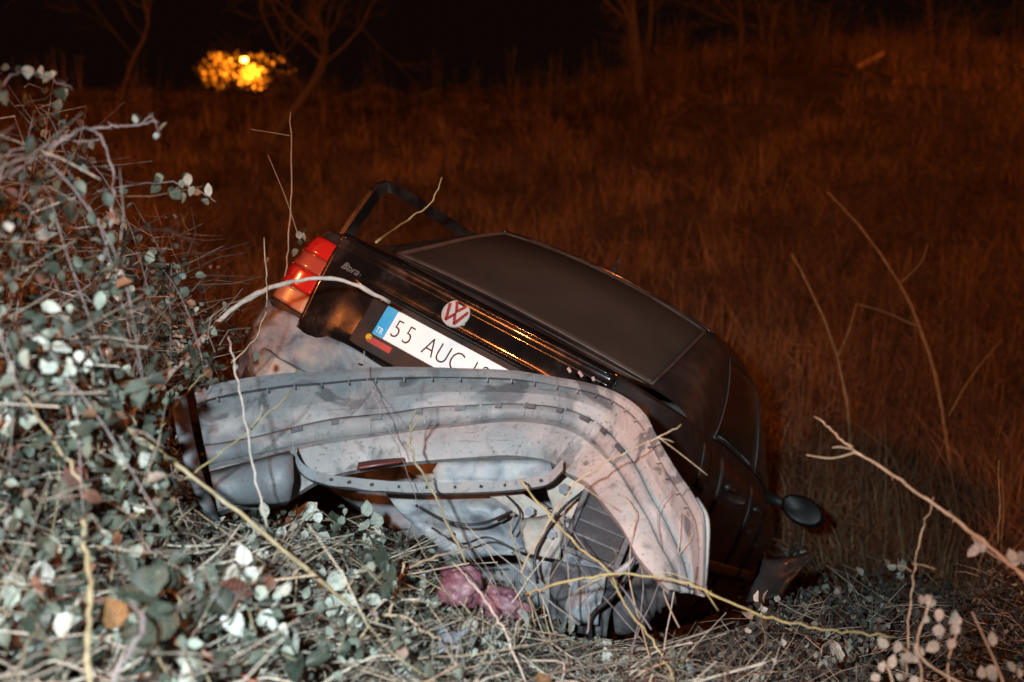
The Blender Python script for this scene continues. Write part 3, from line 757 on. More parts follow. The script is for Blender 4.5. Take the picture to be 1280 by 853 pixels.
# box-like pocket at the lower left and the thin hanging strip below the opening
mb = MB(); rows = []
for (x0, y0, x1, y1, d) in ((262, 592, 362, 566, 3.10), (266, 600, 366, 572, 3.04), (270, 615, 366, 600, 3.02), (274, 628, 362, 624, 3.05), (278, 632, 358, 630, 3.12)):
    rows.append([P(lerp(x0, x1, k / 8), lerp(y0, y1, k / 8), d + .02 * math.sin(k * .8)) - BL for k in range(9)])
mb.grid(rows).build('corner_pocket', M['dusty'], bp, solid=.006)
st = [(366, 560, 3.12), (378, 584, 3.10), (402, 596, 3.10), (445, 603, 3.12), (510, 608, 3.14), (580, 608, 3.15), (640, 605, 3.14), (682, 598, 3.12), (704, 580, 3.10)]
a = crom([Vector(p) for p in st], 6)
rows = [[P(p.x, p.y - 5 + 1.2 * noise.noise(Vector((p.x * .03, 1, 0))), p.z + .004) - BL for p in a], [P(p.x, p.y + 7 + 1.5 * noise.noise(Vector((p.x * .04, 5, 0))), p.z - .004) - BL for p in a], [P(p.x, p.y + 9, p.z + .025) - BL for p in a]]
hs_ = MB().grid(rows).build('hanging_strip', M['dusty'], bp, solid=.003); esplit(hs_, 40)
for k in range(14, len(a) - 5, 3):
    q = P(a[k].x, a[k].y + 1, a[k].z - .004) - BL
    MB().box(q, (random.uniform(.006, .012), .006, .006), Matrix.Rotation(R(random.uniform(-20, 20)), 3, 'Y')).build('hole_plug', M['black'], hs_, smooth=False)
sheet('foil_backing', M['metal'], bp, [P(545, 578, 3.24) - BL, P(688, 575, 3.22) - BL, P(684, 606, 3.2) - BL, P(540, 606, 3.22) - BL], 14, 5, .012, 4)
flange('red_reflector', [(446, 586, 3.2), (470, 582, 3.2), (505, 576, 3.22)], [(448, 578, 3.22), (470, 575, 3.22), (505, 572, 3.24)], M['darkred'])

# other wreckage
def lump(px, py, d, sz, seed, rot):
    rows = []
    for j in range(25):
        th = math.pi * j / 24; r = []
        for k in range(40):
            a = 2 * math.pi * k / 40; v = Vector((math.sin(th) * math.cos(a), math.sin(th) * math.sin(a), math.cos(th))); q = v * 1.7 + Vector((seed, 0, 0))
            f = 1 + .35 * noise.noise(q) - .30 * abs(noise.noise(q * 1.9)) + .16 * noise.noise(q * 4.3) - .10 * abs(noise.noise(q * 6))
            r.append(Matrix.Rotation(rot, 3, 'Y') @ Vector((v.x * sz[0] * f, v.y * sz[1] * f, v.z * sz[2] * f)))
        rows.append(r)
    o = MB().grid(rows, True).build('crumpled_plastic', M['pink']); o.location = P(px, py, d); return o
tag(lump(574, 732, 2.92, (.062, .05, .050), 3.1, R(20)), 'larger crumpled pink plastic scrap on the brambles below the bumper', 'plastic scrap')
tag(lump(630, 754, 2.90, (.070, .042, .036), 8.4, R(22)), 'flatter crumpled red-pink plastic scrap beside the larger one on the brambles', 'plastic scrap')
o = sheet('plastic_film', M['film'], None, [P(548, 782, 2.75), P(585, 788, 2.75), P(580, 832, 2.7), P(545, 826, 2.7)], 10, 10, .02, 3, .002)
tag(o, 'small clear grey plastic film lying in dead twigs under pink scrap', 'plastic film')
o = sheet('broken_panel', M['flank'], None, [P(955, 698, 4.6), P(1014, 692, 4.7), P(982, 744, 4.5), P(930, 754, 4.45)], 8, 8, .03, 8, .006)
tag(o, 'bent dark blue-grey body panel lying beside the car flank', 'panel')

# ------------------------------------------------------------------ vegetation
KEEP = [(212, 492), (300, 476), (318, 440), (345, 360), (400, 285), (462, 225), (560, 280), (700, 290), (900, 415), (985, 600), (1030, 640), (1020, 700), (990, 745), (900, 762), (840, 790), (770, 800), (700, 790), (660, 715), (560, 660), (440, 632), (365, 642), (262, 652)]
def in_poly(x, y, poly):
    c = False; j = len(poly) - 1
    for i in range(len(poly)):
        a, b = poly[i], poly[j]
        if (a[1] > y) != (b[1] > y) and x < (b[0] - a[0]) * (y - a[1]) / (b[1] - a[1]) + a[0]: c = not c
        j = i
    return c
def inside_wreck(p):
    """keeps plants off the car's own volume and off the clear view of it"""
    q = to_px(p)
    if q is None: return True
    if q[2] < 1.15: return True
    return q[2] < 6.5 and in_poly(q[0], q[1], KEEP)
def rv(r=1.): return Vector((random.uniform(-r, r), random.uniform(-r, r), random.uniform(-r, r)))

def leaf_geo(L, W, fold, curl, n=5):
    """one toothed leaflet along +x, base at the origin, folded on its midrib and curled"""
    vs = []; fs = []
    for i in range(n + 1):
        u = i / n; w = W * interp([(0, .12), (.2, .84), (.42, 1.), (.65, .90), (.85, .55), (1, .03)], u) * (1.03 if i % 2 else .97)
        z = -curl * u * u * L; tw = .10 * curl * math.sin(u * 5)
        vs += [(u * L + .03 * (i % 2), -w, z + fold * w + tw), (u * L, 0, z), (u * L + .03 * (i % 2), w, z + fold * w - tw)]
        if i:
            a = (i - 1) * 3; b = i * 3
            fs += [(a, b, b + 1, a + 1), (a + 1, b + 1, b + 2, a + 2)]
    return [Vector(v) for v in vs], fs
LEAFV = [leaf_geo(1, .31 + .04 * (k % 5), .15 + .2 * (k % 3), .08 + .16 * (k % 4)) for k in range(9)]
def leaf_me(mat, nm='leaf'):
    r = []
    for vs, fs in LEAFV:
        mb = MB(); mb.add(vs, fs); r.append(mb.mesh(nm, mat))
    return r
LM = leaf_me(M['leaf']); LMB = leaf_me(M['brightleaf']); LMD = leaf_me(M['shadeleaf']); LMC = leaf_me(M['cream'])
def leaf_frame(nrm, roll):
    nrm = nrm.normalized(); a = nrm.cross(Vector((math.cos(roll), math.sin(roll), .2)))
    if a.length < .01: a = Vector((1, 0, 0))
    a.normalize(); return Matrix((a, nrm.cross(a), nrm)).transposed()
def put_leaf(parent, p, size, nrm, roll, meshes=LM):
    o = bpy.data.objects.new('leaf', random.choice(meshes)); col.objects.link(o); o.parent = parent
    o.matrix_basis = Matrix.Translation(p - parent.location) @ leaf_frame(nrm, roll).to_4x4() @ Matrix.Scale(size, 4)
    return o
def add_leaf(mb, p, size, nrm, roll):
    vs, fs = random.choice(LEAFV); F3 = leaf_frame(nrm, roll)
    mb.add([p + F3 @ v * size for v in vs], fs)
def lnorm():
    return Vector((random.gauss(-.05, .5), random.gauss(-.85, .5), random.gauss(.6, .5))) + Vector((0, 0, .01))

def bush(x, y, r, h, label, nc=7, nl=70, nf=220, nt=90,  size=.042, leafy='leafi', canem='cane', lean=(0, 0), group=None):
    nf = int(nf * 2.6); nt = int(nt * (2.4 if h < .45 else 1.6)); nl = int(nl * 1.7)
    z = H(x, y); b = empty('bramble_bush', (x, y, z)); tag(b, label, 'bramble bush', group); base = b.location.copy()
    paths = []
    for k in range(nc):
        a = random.uniform(0, 6.28); rr = r * random.uniform(0, .5); L = r * random.uniform(.5, 1.25)
        p0 = base + Vector((rr * math.cos(a), rr * math.sin(a), -.03)); a2 = a + random.uniform(-.8, .8)
        hh = h * random.uniform(.55, 1.05)
        d = Vector((math.cos(a2), math.sin(a2), 0)) * L + Vector((lean[0], lean[1], 0)) * h
        pts = [p0, p0 + d * .15 + Vector((0, 0, hh * .55)), p0 + d * .5 + Vector((0, 0, hh)), p0 + d * .85 + Vector((0, 0, hh * .85)), p0 + d * 1.1 + Vector((0, 0, hh * .5))]
        pts = [p + rv(.03) for p in pts]; c = crom(pts, 5); c = [p for i, p in enumerate(c)]
        keep = []
        for p in c:
            if inside_wreck(p): break
            keep.append(p)
        if len(keep) < 4: continue
        n = len(keep); r0 = random.uniform(.0018, .0034)
        MB().tube([p - base for p in keep], [lerp(r0, .0012, i / n) for i in range(n)], 5).build('cane', M[canem], b)
        paths.append(keep)
    def spot():
        if paths and random.random() < .55:
            c = random.choice(paths); return random.choice(c[3:]) + rv(.05)
        a = random.uniform(0, 6.28); q = r * math.sqrt(random.random())
        gx, gy = x + q * math.cos(a), y + q * math.sin(a)
        u = random.random() ** .8
        return Vector((gx + lean[0] * h * u, gy + lean[1] * h * u, H(gx, gy) + .02 + h * u * (1 - .55 * (q / r) ** 2)))
    cnt = 0; tries = 0
    while cnt < nl and tries < nl * 4:
        tries += 1; p = spot(); n0 = lnorm(); rl = random.uniform(0, 6.28); sz = size * (1.2 if h < .5 else .98) * random.uniform(.5, 1.3)
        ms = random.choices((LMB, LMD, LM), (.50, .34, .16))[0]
        for j in range(random.choice((2, 3, 5, 6, 8))):
            p2 = p + rv(.5) * (.018 + .016 * j)
            if inside_wreck(p2): continue
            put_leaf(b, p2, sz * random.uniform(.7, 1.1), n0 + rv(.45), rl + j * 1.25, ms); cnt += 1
    mb = MB()
    for k in range(nf):
        p = spot()
        if inside_wreck(p): continue
        add_leaf(mb, p - base, size * random.uniform(.35, .75), lnorm(), random.uniform(0, 6.28))
    if mb.v: tag(mb.build('foliage', M[leafy], b), kind='stuff')
    mb = MB()
    for k in range(nt):
        p = spot(); d = rv(1); d.z = abs(d.z) * random.uniform(-.3, 1); d.normalize(); L = random.uniform(.06, .26)
        q = p + d * L; mid = p.lerp(q, .5) + rv(.02)
        if inside_wreck(p) or inside_wreck(q) or inside_wreck(mid): continue
        rd = random.uniform(.0007, .002)
        mb.tube([p - base, mid - base, q - base], [rd, rd * .8, rd * .4], 3, cap=False)
    if mb.v: tag(mb.build('twigs', M['dtwig'], b), kind='stuff')
    return b

TALL = [
 (-1.05, 2.15, .36, .92, 'tall bramble bush with the biggest pale leaves, at the outer edge of the thicket', 9, 95, 330, 190, .046, (.05, 0)),
 (-1.25, 2.75, .42, 1.02, 'tallest bramble bush with long bare arching canes over dark leaves', 12, 80, 380, 260, .040, (.1, 0)),
 (-1.12, 3.25, .36, .80, 'bramble bush behind the tallest one with a few pale leaf clusters', 9, 75, 380, 240, .038, (.1, 0)),
 (-1.45, 3.75, .50, .85, 'dark bramble bush uphill from the thicket with brown leaves', 9, 60, 420, 240, .036, (0, 0)),
 (-1.12, 4.15, .34, .50, 'small leafy bramble bush beside the car taillight', 7, 80, 380, 160, .032, (.1, 0)),
 (-1.75, 4.8, .6, .8, 'far dim bramble bush beyond the thicket in the orange light', 8, 50, 420, 200, .034, (0, 0)),
 (-.82, 3.15, .28, .42, 'low dense bramble bush touching the left end of the bumper', 7, 90, 380, 200, .036, (0, 0)),
]
for (x, y, r, h, lab, nc, nl, nf, nt, sz, ln) in TALL: bush(x, y, r, h, lab, nc, nl, nf, nt, sz, lean=ln)
LOW = [
 (-.72, 1.95, .26, .34, 'low bramble clump with large white-looking leaves below the tall thicket', 6, 80, 200, 120, .050),
 (-.95, 2.35, .26, .50, 'dark round-leaved bramble clump under the tall thicket', 6, 80, 260, 140, .046),
 (-.50, 2.25, .26, .26, 'low bramble clump crossed by a reddish stem', 6, 120, 260, 170, .040),
 (-.66, 2.70, .28, .32, 'bramble clump crossed by the long brown cane', 6, 80, 300, 190, .036),
 (-.36, 2.78, .26, .22, 'bright pale-leaved clump under the bumper left half', 5, 160, 480, 170, .034),
 (-.10, 2.72, .26, .16, 'clump of bent straw stems and scattered leaves below the bumper', 5, 70, 240, 320, .032),
 (-.42, 3.12, .24, .18, 'leafy clump right under the bumper pocket', 4, 120, 320, 180, .032),
 (-.12, 2.42, .26, .16, 'mat of dead bramble stems with scattered leaves downhill of the pale clump', 5, 90, 260, 320, .034),
 (.16, 2.70, .24, .14, 'thin clump of dry stems around the pink plastic', 5, 35, 200, 280, .030),
 (.34, 2.62, .24, .16, 'brown twiggy clump below the torn wheel liner', 5, 30, 200, 260, .030),
]
for (x, y, r, h, lab, nc, nl, nf, nt, sz) in LOW: bush(x, y, r, h, lab, nc + 5, nl, nf, nt, sz, canem='olive')
RIGHT = [
 (.72, 3.0, .26, .20, 'dull twiggy clump under the right tip of the bumper', 5, 30, 240, 160, .030),
 (1.12, 3.35, .32, .24, 'dull green clump between the bumper tip and the cream-leaved shrub', 5, 40, 320, 150, .032),
 (1.55, 3.75, .38, .26, 'dark clump behind the cream-leaved shrub', 5, 35, 320, 150, .032),
 (1.42, 4.7, .42, .24, 'dim leafy clump beside the broken panel', 5, 40, 340, 120, .034),
 (2.15, 4.9, .5, .3, 'dim clump on the ditch floor beyond the long thorny branch', 5, 30, 340, 120, .034),
 (1.75, 6.0, .5, .3, 'dim low clump past the door mirror', 5, 30, 340, 120, .036),
]
for (x, y, r, h, lab, nc, nl, nf, nt, sz) in RIGHT: bush(x, y, r, h, lab, nc, nl, nf, nt // 2, sz, leafy='darkerleaf', canem='bark')

# leaf litter and dead stems over the near slope
mb = MB(); mt = MB(); md = MB()
for k in range(26000):
    y = random.uniform(1.3, 8.5); x = random.uniform(-.62 * y - .6, .55 * y + .5)
    p = Vector((x, y, H(x, y) + random.uniform(.0, .05)))
    if inside_wreck(p) and p.z > H(x, y) + .02: continue
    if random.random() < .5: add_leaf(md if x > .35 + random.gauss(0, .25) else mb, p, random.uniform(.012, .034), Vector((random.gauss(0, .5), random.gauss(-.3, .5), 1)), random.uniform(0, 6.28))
    else:
        d = rv(1); d.z *= .35; d.normalize(); L = random.uniform(.05, .34); q = p + d * L
        if x > .3 and random.random() < .88: continue
        q.z = max(q.z, H(q.x, q.y) + .005); rd = random.uniform(.0007, .0022)
        if inside_wreck(q): continue
        mt.tube([p, p.lerp(q, .5) + rv(.02), q], [rd, rd, rd * .5], 3, cap=False)
for k in range(2000):
    y = random.uniform(1.5, 3.6); x = random.uniform(-.5 * y, .08 * y)
    a = random.uniform(0, 6.28); L = random.uniform(.12, .5); d = Vector((math.cos(a), math.sin(a) * .7, random.uniform(-.1, .25)))
    p = Vector((x, y, H(x, y) + random.uniform(.02, .14))); q = p + d * L; q.z = max(q.z, H(q.x, q.y) + .02)
    m1, m2 = p.lerp(q, .33) + rv(.03), p.lerp(q, .66) + rv(.03)
    if any(inside_wreck(w) for w in (p, m1, m2, q)): continue
    rd = random.uniform(.001, .0027)
    mt.tube(crom([p, m1, m2, q], 3), rd, 4, cap=False)
tag(md.build('ditch_litter', M['darkerleaf']), 'dark leaves lying in the ditch', 'leaf litter', kind='stuff')
tag(mb.build('leaf_litter', M['darkleaf']), 'fallen leaves scattered over the bank', 'leaf litter', kind='stuff')
tag(mt.build('dead_stems', M['dtwig']), 'dead stems and straw strewn over the bank', 'dead stems', kind='stuff')

# ---- single canes and twigs that stand out
def stem(name, label, cat, pts, r0, r1, mat, side=(), thorns=0, group=None, leaves=(), lsize=.03, lmesh=None, n=6):
    c = crom([P(*p) for p in pts], n); base = c[0].copy(); e = empty(name, base); tag(e, label, cat, group)
    N = len(c); c = [p + rv(1) * .0034 for p in c]
    r0 *= .62; r1 *= .62
    MB().tube([p - base for p in c], [lerp(r0, r1, i / N) * random.uniform(.78, 1.25) for i in range(N)], 7).build('stem', M[mat], e)
    for sp in side:
        c2 = crom([P(*p) for p in sp], 5)
        MB().tube([p - base for p in c2], [lerp(r0 * .55, r1 * .6, i / len(c2)) for i in range(len(c2))], 5).build('side_shoot', M[mat], e)
    if thorns:
        mb = MB()
        for k in range(thorns):
            i = random.randrange(1, N - 1); d = rv(1).normalized(); r = lerp(r0, r1, i / N); a = c[i] - base
            mb.tube([a + d * r * .7, a + d * (r + .007) + (c[i + 1] - c[i]).normalized() * -.002], [.0014, .0002], 4, cap=False)
        tag(mb.build('thorns', M[mat], e), kind='stuff')
    for (px, py, d) in leaves:
        for j in range(random.choice((1, 2))):
            put_leaf(e, P(px, py, d) + rv(.006), lsize * random.uniform(.7, 1.2), Vector((random.gauss(0, .4), -1, random.gauss(.3, .4))), random.uniform(0, 6.28), lmesh or LM)
    return e
def st(label, pts, r0, r1, mat, **kw): return stem('bramble_cane', label, 'cane', pts, r0, r1, mat, **kw)
def tw(label, pts, r0, r1, mat, **kw): return stem('twig', label, 'twig', pts, r0, r1, mat, **kw)
st('thick grey thorny cane arching over the taillight to the number plate', [(118, 575, 2.9), (170, 515, 3.0), (225, 455, 3.15), (270, 405, 3.3), (320, 368, 3.4), (375, 351, 3.5), (430, 352, 3.55), (487, 377, 3.62)], .0135, .0105, 'pale', thorns=26)
st('long brown cane slanting across the low brambles', [(40, 430, 2.3), (125, 510, 2.35), (200, 565, 2.4), (250, 603, 2.42), (350, 685, 2.45), (430, 752, 2.5), (480, 790, 2.6)], .0098, .0065, 'olive', thorns=10)
st('yellow-green cane pointing up across the bumper left end', [(120, 690, 2.3), (178, 638, 2.45), (250, 585, 2.6), (310, 540, 2.7), (364, 490, 2.8)], .0042, .002, 'yel', side=[[(312, 538, 2.7), (325, 520, 2.7), (328, 506, 2.7)]], thorns=8)
tw('straight pale twig standing in front of the bumper left end', [(332, 660, 2.6), (318, 590, 2.6), (304, 510, 2.62), (292, 450, 2.65), (285, 420, 2.68)], .0036, .0016, 'pale', thorns=8)
tw('thin yellow twig leaning beside the bumper end flange', [(135, 645, 2.5), (165, 590, 2.55), (205, 530, 2.65), (238, 484, 2.75), (262, 462, 2.8)], .0032, .0014, 'yel')
st('olive cane with a dark red tip standing before the bumper middle', [(582, 705, 2.9), (560, 655, 2.9), (535, 605, 2.9), (516, 570, 2.9), (513, 545, 2.9), (528, 517, 2.9)], .0055, .0042, 'olive', side=[[(514, 550, 2.9), (513, 530, 2.9), (520, 512, 2.9)]])
st('long yellow-green cane trailing from bumper tip toward cream-leaved shrub', [(655, 742, 2.8), (700, 730, 2.72), (760, 719, 2.7), (820, 721, 2.68), (880, 737, 2.62), (945, 767, 2.55), (1010, 783, 2.5), (1060, 791, 2.5), (1118, 796, 2.5)], .0048, .0022, 'yel',
   side=[[(880, 737, 2.62), (890, 752, 2.6), (898, 764, 2.6)], [(815, 721, 2.68), (835, 716, 2.68), (870, 728, 2.66)], [(760, 719, 2.7), (740, 728, 2.7), (722, 738, 2.7)]], thorns=22)
st('yellow cane dropping steeply in front of the torn wheel liner', [(650, 600, 2.95), (688, 645, 2.9), (725, 685, 2.85), (760, 712, 2.8), (780, 755, 2.75), (815, 800, 2.7), (845, 853, 2.65)], .0042, .003, 'yel', side=[[(760, 712, 2.8), (766, 730, 2.8), (776, 742, 2.8)]], thorns=14)
tw('pale forked twig reaching past the bumper right shoulder', [(650, 715, 2.75), (685, 655, 2.76), (720, 605, 2.78), (770, 572, 2.8), (815, 549, 2.82), (852, 532, 2.84)], .0045, .0024, 'straw', side=[[(822, 546, 2.82), (850, 567, 2.82), (884, 594, 2.82)], [(722, 604, 2.78), (745, 620, 2.78), (768, 635, 2.78)], [(820, 547, 2.82), (834, 550, 2.82), (842, 553, 2.82)]])
st('long brown thorny branch reaching over the dark ditch', [(1290, 735, 2.25), (1262, 705, 2.3), (1210, 662, 2.4), (1160, 625, 2.45), (1110, 590, 2.5), (1070, 563, 2.55), (1045, 543, 2.6), (1019, 520, 2.65)], .0072, .003, 'straw',
   side=[[(1072, 565, 2.55), (1040, 573, 2.55), (1008, 569, 2.55)], [(1066, 562, 2.55), (1050, 559, 2.55), (1040, 560, 2.55)], [(1215, 666, 2.4), (1222, 680, 2.38), (1255, 703, 2.36)]], thorns=30, leaves=[(1222, 680, 2.38), (1226, 692, 2.38), (1268, 700, 2.3), (1266, 712, 2.3), (1274, 690, 2.3)], lsize=.032, lmesh=LMC)
tw('upright brown twig crossing under the long thorny branch', [(1132, 850, 2.5), (1136, 790, 2.5), (1142, 720, 2.5), (1152, 665, 2.5), (1168, 622, 2.5)], .0034, .002, 'straw', side=[[(1140, 705, 2.5), (1155, 707, 2.5), (1170, 712, 2.5)], [(1140, 715, 2.5), (1128, 708, 2.5), (1110, 708, 2.5)]])
tw('thick pale dead stem standing in the white-leaved clump', [(112, 890, 1.75), (111, 800, 1.8), (113, 740, 1.85), (107, 690, 1.9), (104, 648, 1.9)], .0075, .006, 'olive')
tw('pale bare twig lying across the pink plastic scrap', [(660, 860, 2.5), (635, 800, 2.55), (612, 758, 2.6), (590, 728, 2.65), (566, 705, 2.7)], .004, .0028, 'pale')
tw('broken straw-coloured stub beside the pink plastic', [(485, 768, 2.7), (495, 740, 2.7), (506, 702, 2.7)], .006, .0045, 'straw')
tw('straw stem lying under the bumper toward the pink plastic', [(510, 712, 2.8), (540, 698, 2.85), (575, 688, 2.9), (592, 684, 2.95)], .005, .003, 'straw')
tw('bent straw hoop lying in the dead stems', [(448, 800, 2.5), (470, 775, 2.5), (500, 770, 2.5), (530, 790, 2.5), (550, 800, 2.5)], .006, .004, 'straw')
tw('thin dark twig hanging over the bumper upper band', [(455, 440, 3.1), (457, 470, 3.1), (480, 520, 3.08), (500, 565, 3.05), (515, 610, 3.0), (530, 660, 2.95)], .0022, .0014, 'cane', side=[[(458, 477, 3.1), (440, 500, 3.1), (418, 524, 3.1)], [(460, 480, 3.1), (485, 510, 3.08), (502, 532, 3.06)]])
tw('thin yellow twig sticking up past the open car door', [(470, 303, 3.9), (505, 278, 4.3), (535, 257, 4.3), (546, 238, 4.3), (553, 222, 4.3)], .006, .004, 'yel')
tw('slim upright brown stem rising behind the taillight', [(357, 345, 4.4), (362, 280, 4.4), (365, 220, 4.4), (363, 140, 4.4)], .005, .003, 'straw', side=[[(363, 170, 4.4), (340, 166, 4.4), (314, 162, 4.4)], [(376, 305, 4.4), (358, 250, 4.4), (335, 194, 4.4)]], leaves=[(374, 300, 4.4), (380, 292, 4.4), (372, 312, 4.4)], lsize=.03)
tw('thin dry stem with nodes standing left of the taillight', [(290, 455, 3.4), (318, 425, 3.4), (331, 390, 3.4), (333, 350, 3.4), (331, 298, 3.4)], .004, .0022, 'straw', leaves=[(332, 328, 3.4), (322, 440, 3.4)], lsize=.025)
st('thorny cane arching over and down at the thicket edge', [(-20, 240, 2.2), (40, 200, 2.3), (85, 172, 2.35), (112, 160, 2.4), (132, 180, 2.4), (141, 225, 2.4), (138, 280, 2.4), (128, 330, 2.4)], .0062, .0035, 'cane', thorns=22)
st('thorny cane end reaching sideways from the thicket top', [(70, 178, 2.4), (100, 163, 2.4), (140, 158, 2.4), (175, 156, 2.4), (196, 152, 2.4)], .005, .0025, 'cane', side=[[(176, 156, 2.4), (190, 146, 2.4), (200, 170, 2.4)]], thorns=10, leaves=[(172, 158, 2.4), (188, 147, 2.4), (197, 165, 2.4)], lsize=.018)
st('horizontal grey cane in the upper thicket', [(-20, 222, 2.3), (30, 196, 2.35), (70, 178, 2.4), (125, 176, 2.4)], .0045, .003, 'cane', thorns=8)
st('leafy cane tip stretching from the thicket over dark grass', [(120, 240, 2.7), (170, 232, 2.8), (215, 228, 2.9), (245, 238, 2.9), (268, 252, 2.9)], .0034, .0018, 'cane', leaves=[(200, 236, 2.9), (206, 224, 2.9), (215, 240, 2.9), (228, 226, 2.9), (240, 232, 2.9), (236, 244, 2.9), (252, 240, 2.9), (262, 246, 2.9), (222, 232, 2.9)], lsize=.026)
st('top cane of the thicket bearing small curled leaves', [(-10, 120, 2.3), (15, 95, 2.35), (35, 90, 2.4), (62, 98, 2.4), (92, 112, 2.4)], .0038, .002, 'cane', leaves=[(12, 82, 2.35), (25, 80, 2.4), (35, 84, 2.4), (50, 95, 2.4), (66, 94, 2.4), (80, 100, 2.4), (85, 112, 2.4), (74, 126, 2.4), (80, 122, 2.4), (5, 110, 2.3)], lsize=.026)
st('reddish cane lying low across the nearest brambles', [(170, 765, 2.0), (215, 795, 2.0), (270, 825, 2.0), (330, 860, 2.0)], .006, .005, 'redtip', thorns=6)
st('grey frosted cane leaning in the nearest brambles', [(140, 853, 1.7), (165, 810, 1.75), (182, 775, 1.8), (160, 755, 1.85)], .007, .004, 'cane', thorns=8)
st('thin reddish cane standing in the dark-leaved clump', [(93, 545, 2.2), (80, 500, 2.2), (70, 450, 2.2), (76, 400, 2.25)], .0034, .002, 'redtip')
st('olive cane leaning through the dark-leaved clump', [(110, 618, 2.1), (75, 560, 2.1), (40, 510, 2.1), (15, 480, 2.1)], .0055, .004, 'olive', thorns=6)
# thin twigs tangled in front of the torn tail
tk = empty('twig_tangle', P(690, 800, 2.85)); tag(tk, 'tangle of thin bent twigs in front of the torn wheel liner', 'twigs'); tkb = tk.location.copy()
random.seed(31)
for k in range(22):
    x0 = random.uniform(610, 850); x1 = x0 + random.uniform(-120, 90); y1 = random.uniform(610, 740)
    c = crom([P(x0, random.uniform(770, 840), 2.85), P(lerp(x0, x1, .4) + random.uniform(-25, 25), lerp(800, y1, .45), 2.88), P(lerp(x0, x1, .8) + random.uniform(-15, 15), lerp(800, y1, .85), 2.9), P(x1, y1, 2.92)], 5)
    r_ = random.uniform(.0011, .0026)
    MB().tube([p + rv(.002) - tkb for p in c], [lerp(r_, r_ * .5, i / len(c)) * random.uniform(.85, 1.2) for i in range(len(c))], 5).build('branch', random.choice((M['straw'], M['pale'], M['olive'], M['cane'])), tk)
# cream-leaved shrub
cs = empty('cream_leaved_shrub', P(1170, 853, 2.35)); tag(cs, 'shrub with round cream leaves under the long thorny branch', 'shrub')
cb = cs.location.copy()
for pts in ([(1150, 870, 2.35), (1150, 830, 2.35), (1122, 805, 2.35)], [(1190, 870, 2.35), (1185, 830, 2.35), (1200, 780, 2.35)], [(1260, 870, 2.3), (1245, 830, 2.3), (1215, 765, 2.3)], [(1120, 870, 2.35), (1112, 840, 2.35), (1104, 826, 2.35)], [(1230, 870, 2.3), (1150, 820, 2.33), (1160, 760, 2.35), (1165, 745, 2.35)]):
    c = crom([P(*p) for p in pts], 6); MB().tube([p - cb for p in c], [lerp(.003, .0013, i / len(c)) for i in range(len(c))], 5).build('stem', M['straw'], cs)
for (px, py) in [(1122, 805), (1130, 815), (1118, 822), (1108, 812), (1102, 826), (1112, 838), (1142, 818), (1148, 826), (1137, 828), (1170, 800), (1178, 790), (1182, 812), (1198, 792), (1202, 786), (1176, 782), (1145, 845), (1240, 812), (1232, 836), (1252, 842), (1270, 845), (1160, 752), (1168, 764), (1158, 772), (1150, 760), (1175, 758), (1190, 768), (1225, 850), (1120, 848), (1100, 844), (1262, 830)]:
    put_leaf(cs, P(px, py, 2.35) + rv(.008), random.uniform(.016, .030), Vector((random.gauss(0, .4), -1, random.gauss(.3, .4))), random.uniform(0, 6.28), LMC)

# ---- dim stems and dry growth beyond the car
tw('bare forked sapling leaning in the orange dry grass', [(1192, 620, 9.0), (1182, 540, 9.0), (1165, 455, 9.0), (1130, 365, 9.0), (1080, 290, 9.0), (1035, 240, 9.0)], .026, .010, 'olive', side=[[(1186, 520, 9.0), (1215, 470, 9.0), (1252, 425, 9.0)], [(1125, 355, 9.0), (1150, 330, 9.0), (1160, 305, 9.0)], [(1150, 410, 9.0), (1105, 390, 9.0), (1070, 380, 9.0)]])
tw('slender bare stem next to the forked sapling', [(1064, 570, 8.6), (1058, 500, 8.6), (1040, 425, 8.6), (1012, 360, 8.6), (990, 318, 8.6)], .018, .008, 'olive', side=[[(1046, 450, 8.6), (1062, 410, 8.6), (1070, 380, 8.6)]])
tw('thin short stem standing over the ditch far side', [(1247, 680, 5.6), (1250, 630, 5.6), (1248, 575, 5.6)], .008, .004, 'olive')

def in_view(x, y, mg=1.12): return abs(x) < (.44 * y + .5) * mg
gr = MB()
def blade(p, h, w, lean, mb=gr):
    d = Vector((math.cos(lean), math.sin(lean), 0)); sd = Vector((1, 0, 0)) if random.random() < .6 else Vector((-d.y, d.x, 0))
    b = random.uniform(.1, 1.0) * h
    a0, a1 = p - sd * w, p + sd * w; m = p + Vector((0, 0, h * .6)) + d * b * .35; t = p + Vector((0, 0, h)) + d * b
    mb.add([a0, a1, m + sd * w * .8, m - sd * w * .8, t], [(0, 1, 2, 3), (3, 2, 4)])
cl = 0
while cl < 3600:
    u = random.random(); y = 6.2 + 38 * u ** 1.7; x = random.uniform(-1, 1) * (.46 * y + .8)
    if y < 8.4 and -.9 < x < 1.7 and y < 8.0: continue
    if y < 7.5 and x > .9 and random.random() < .5: continue
    cl += 1
    dens = noise.noise(Vector((x * .35, y * .35, 7))); hh = .34 * (1 + .8 * dens) * random.uniform(.6, 1.4) + .06
    if y > 34 and x < 2: hh *= .5
    gz = H(x, y)
    if dens < -.22 and y < 30 and random.random() < .6: continue
    for k in range(12):
        p = Vector((x + random.gauss(0, .12), y + random.gauss(0, .12), gz - .02))
        blade(p, hh * random.uniform(.5, 1.4), random.uniform(.0018, .0036) * (1 + y / 16), random.uniform(0, 6.28))
tag(gr.build('dry_grass', M['drygrass'], smooth=False), 'dry brown grass covering the far slope', 'grass', kind='stuff')
tg = MB()                       # low tangle of fallen stems and thin scrub
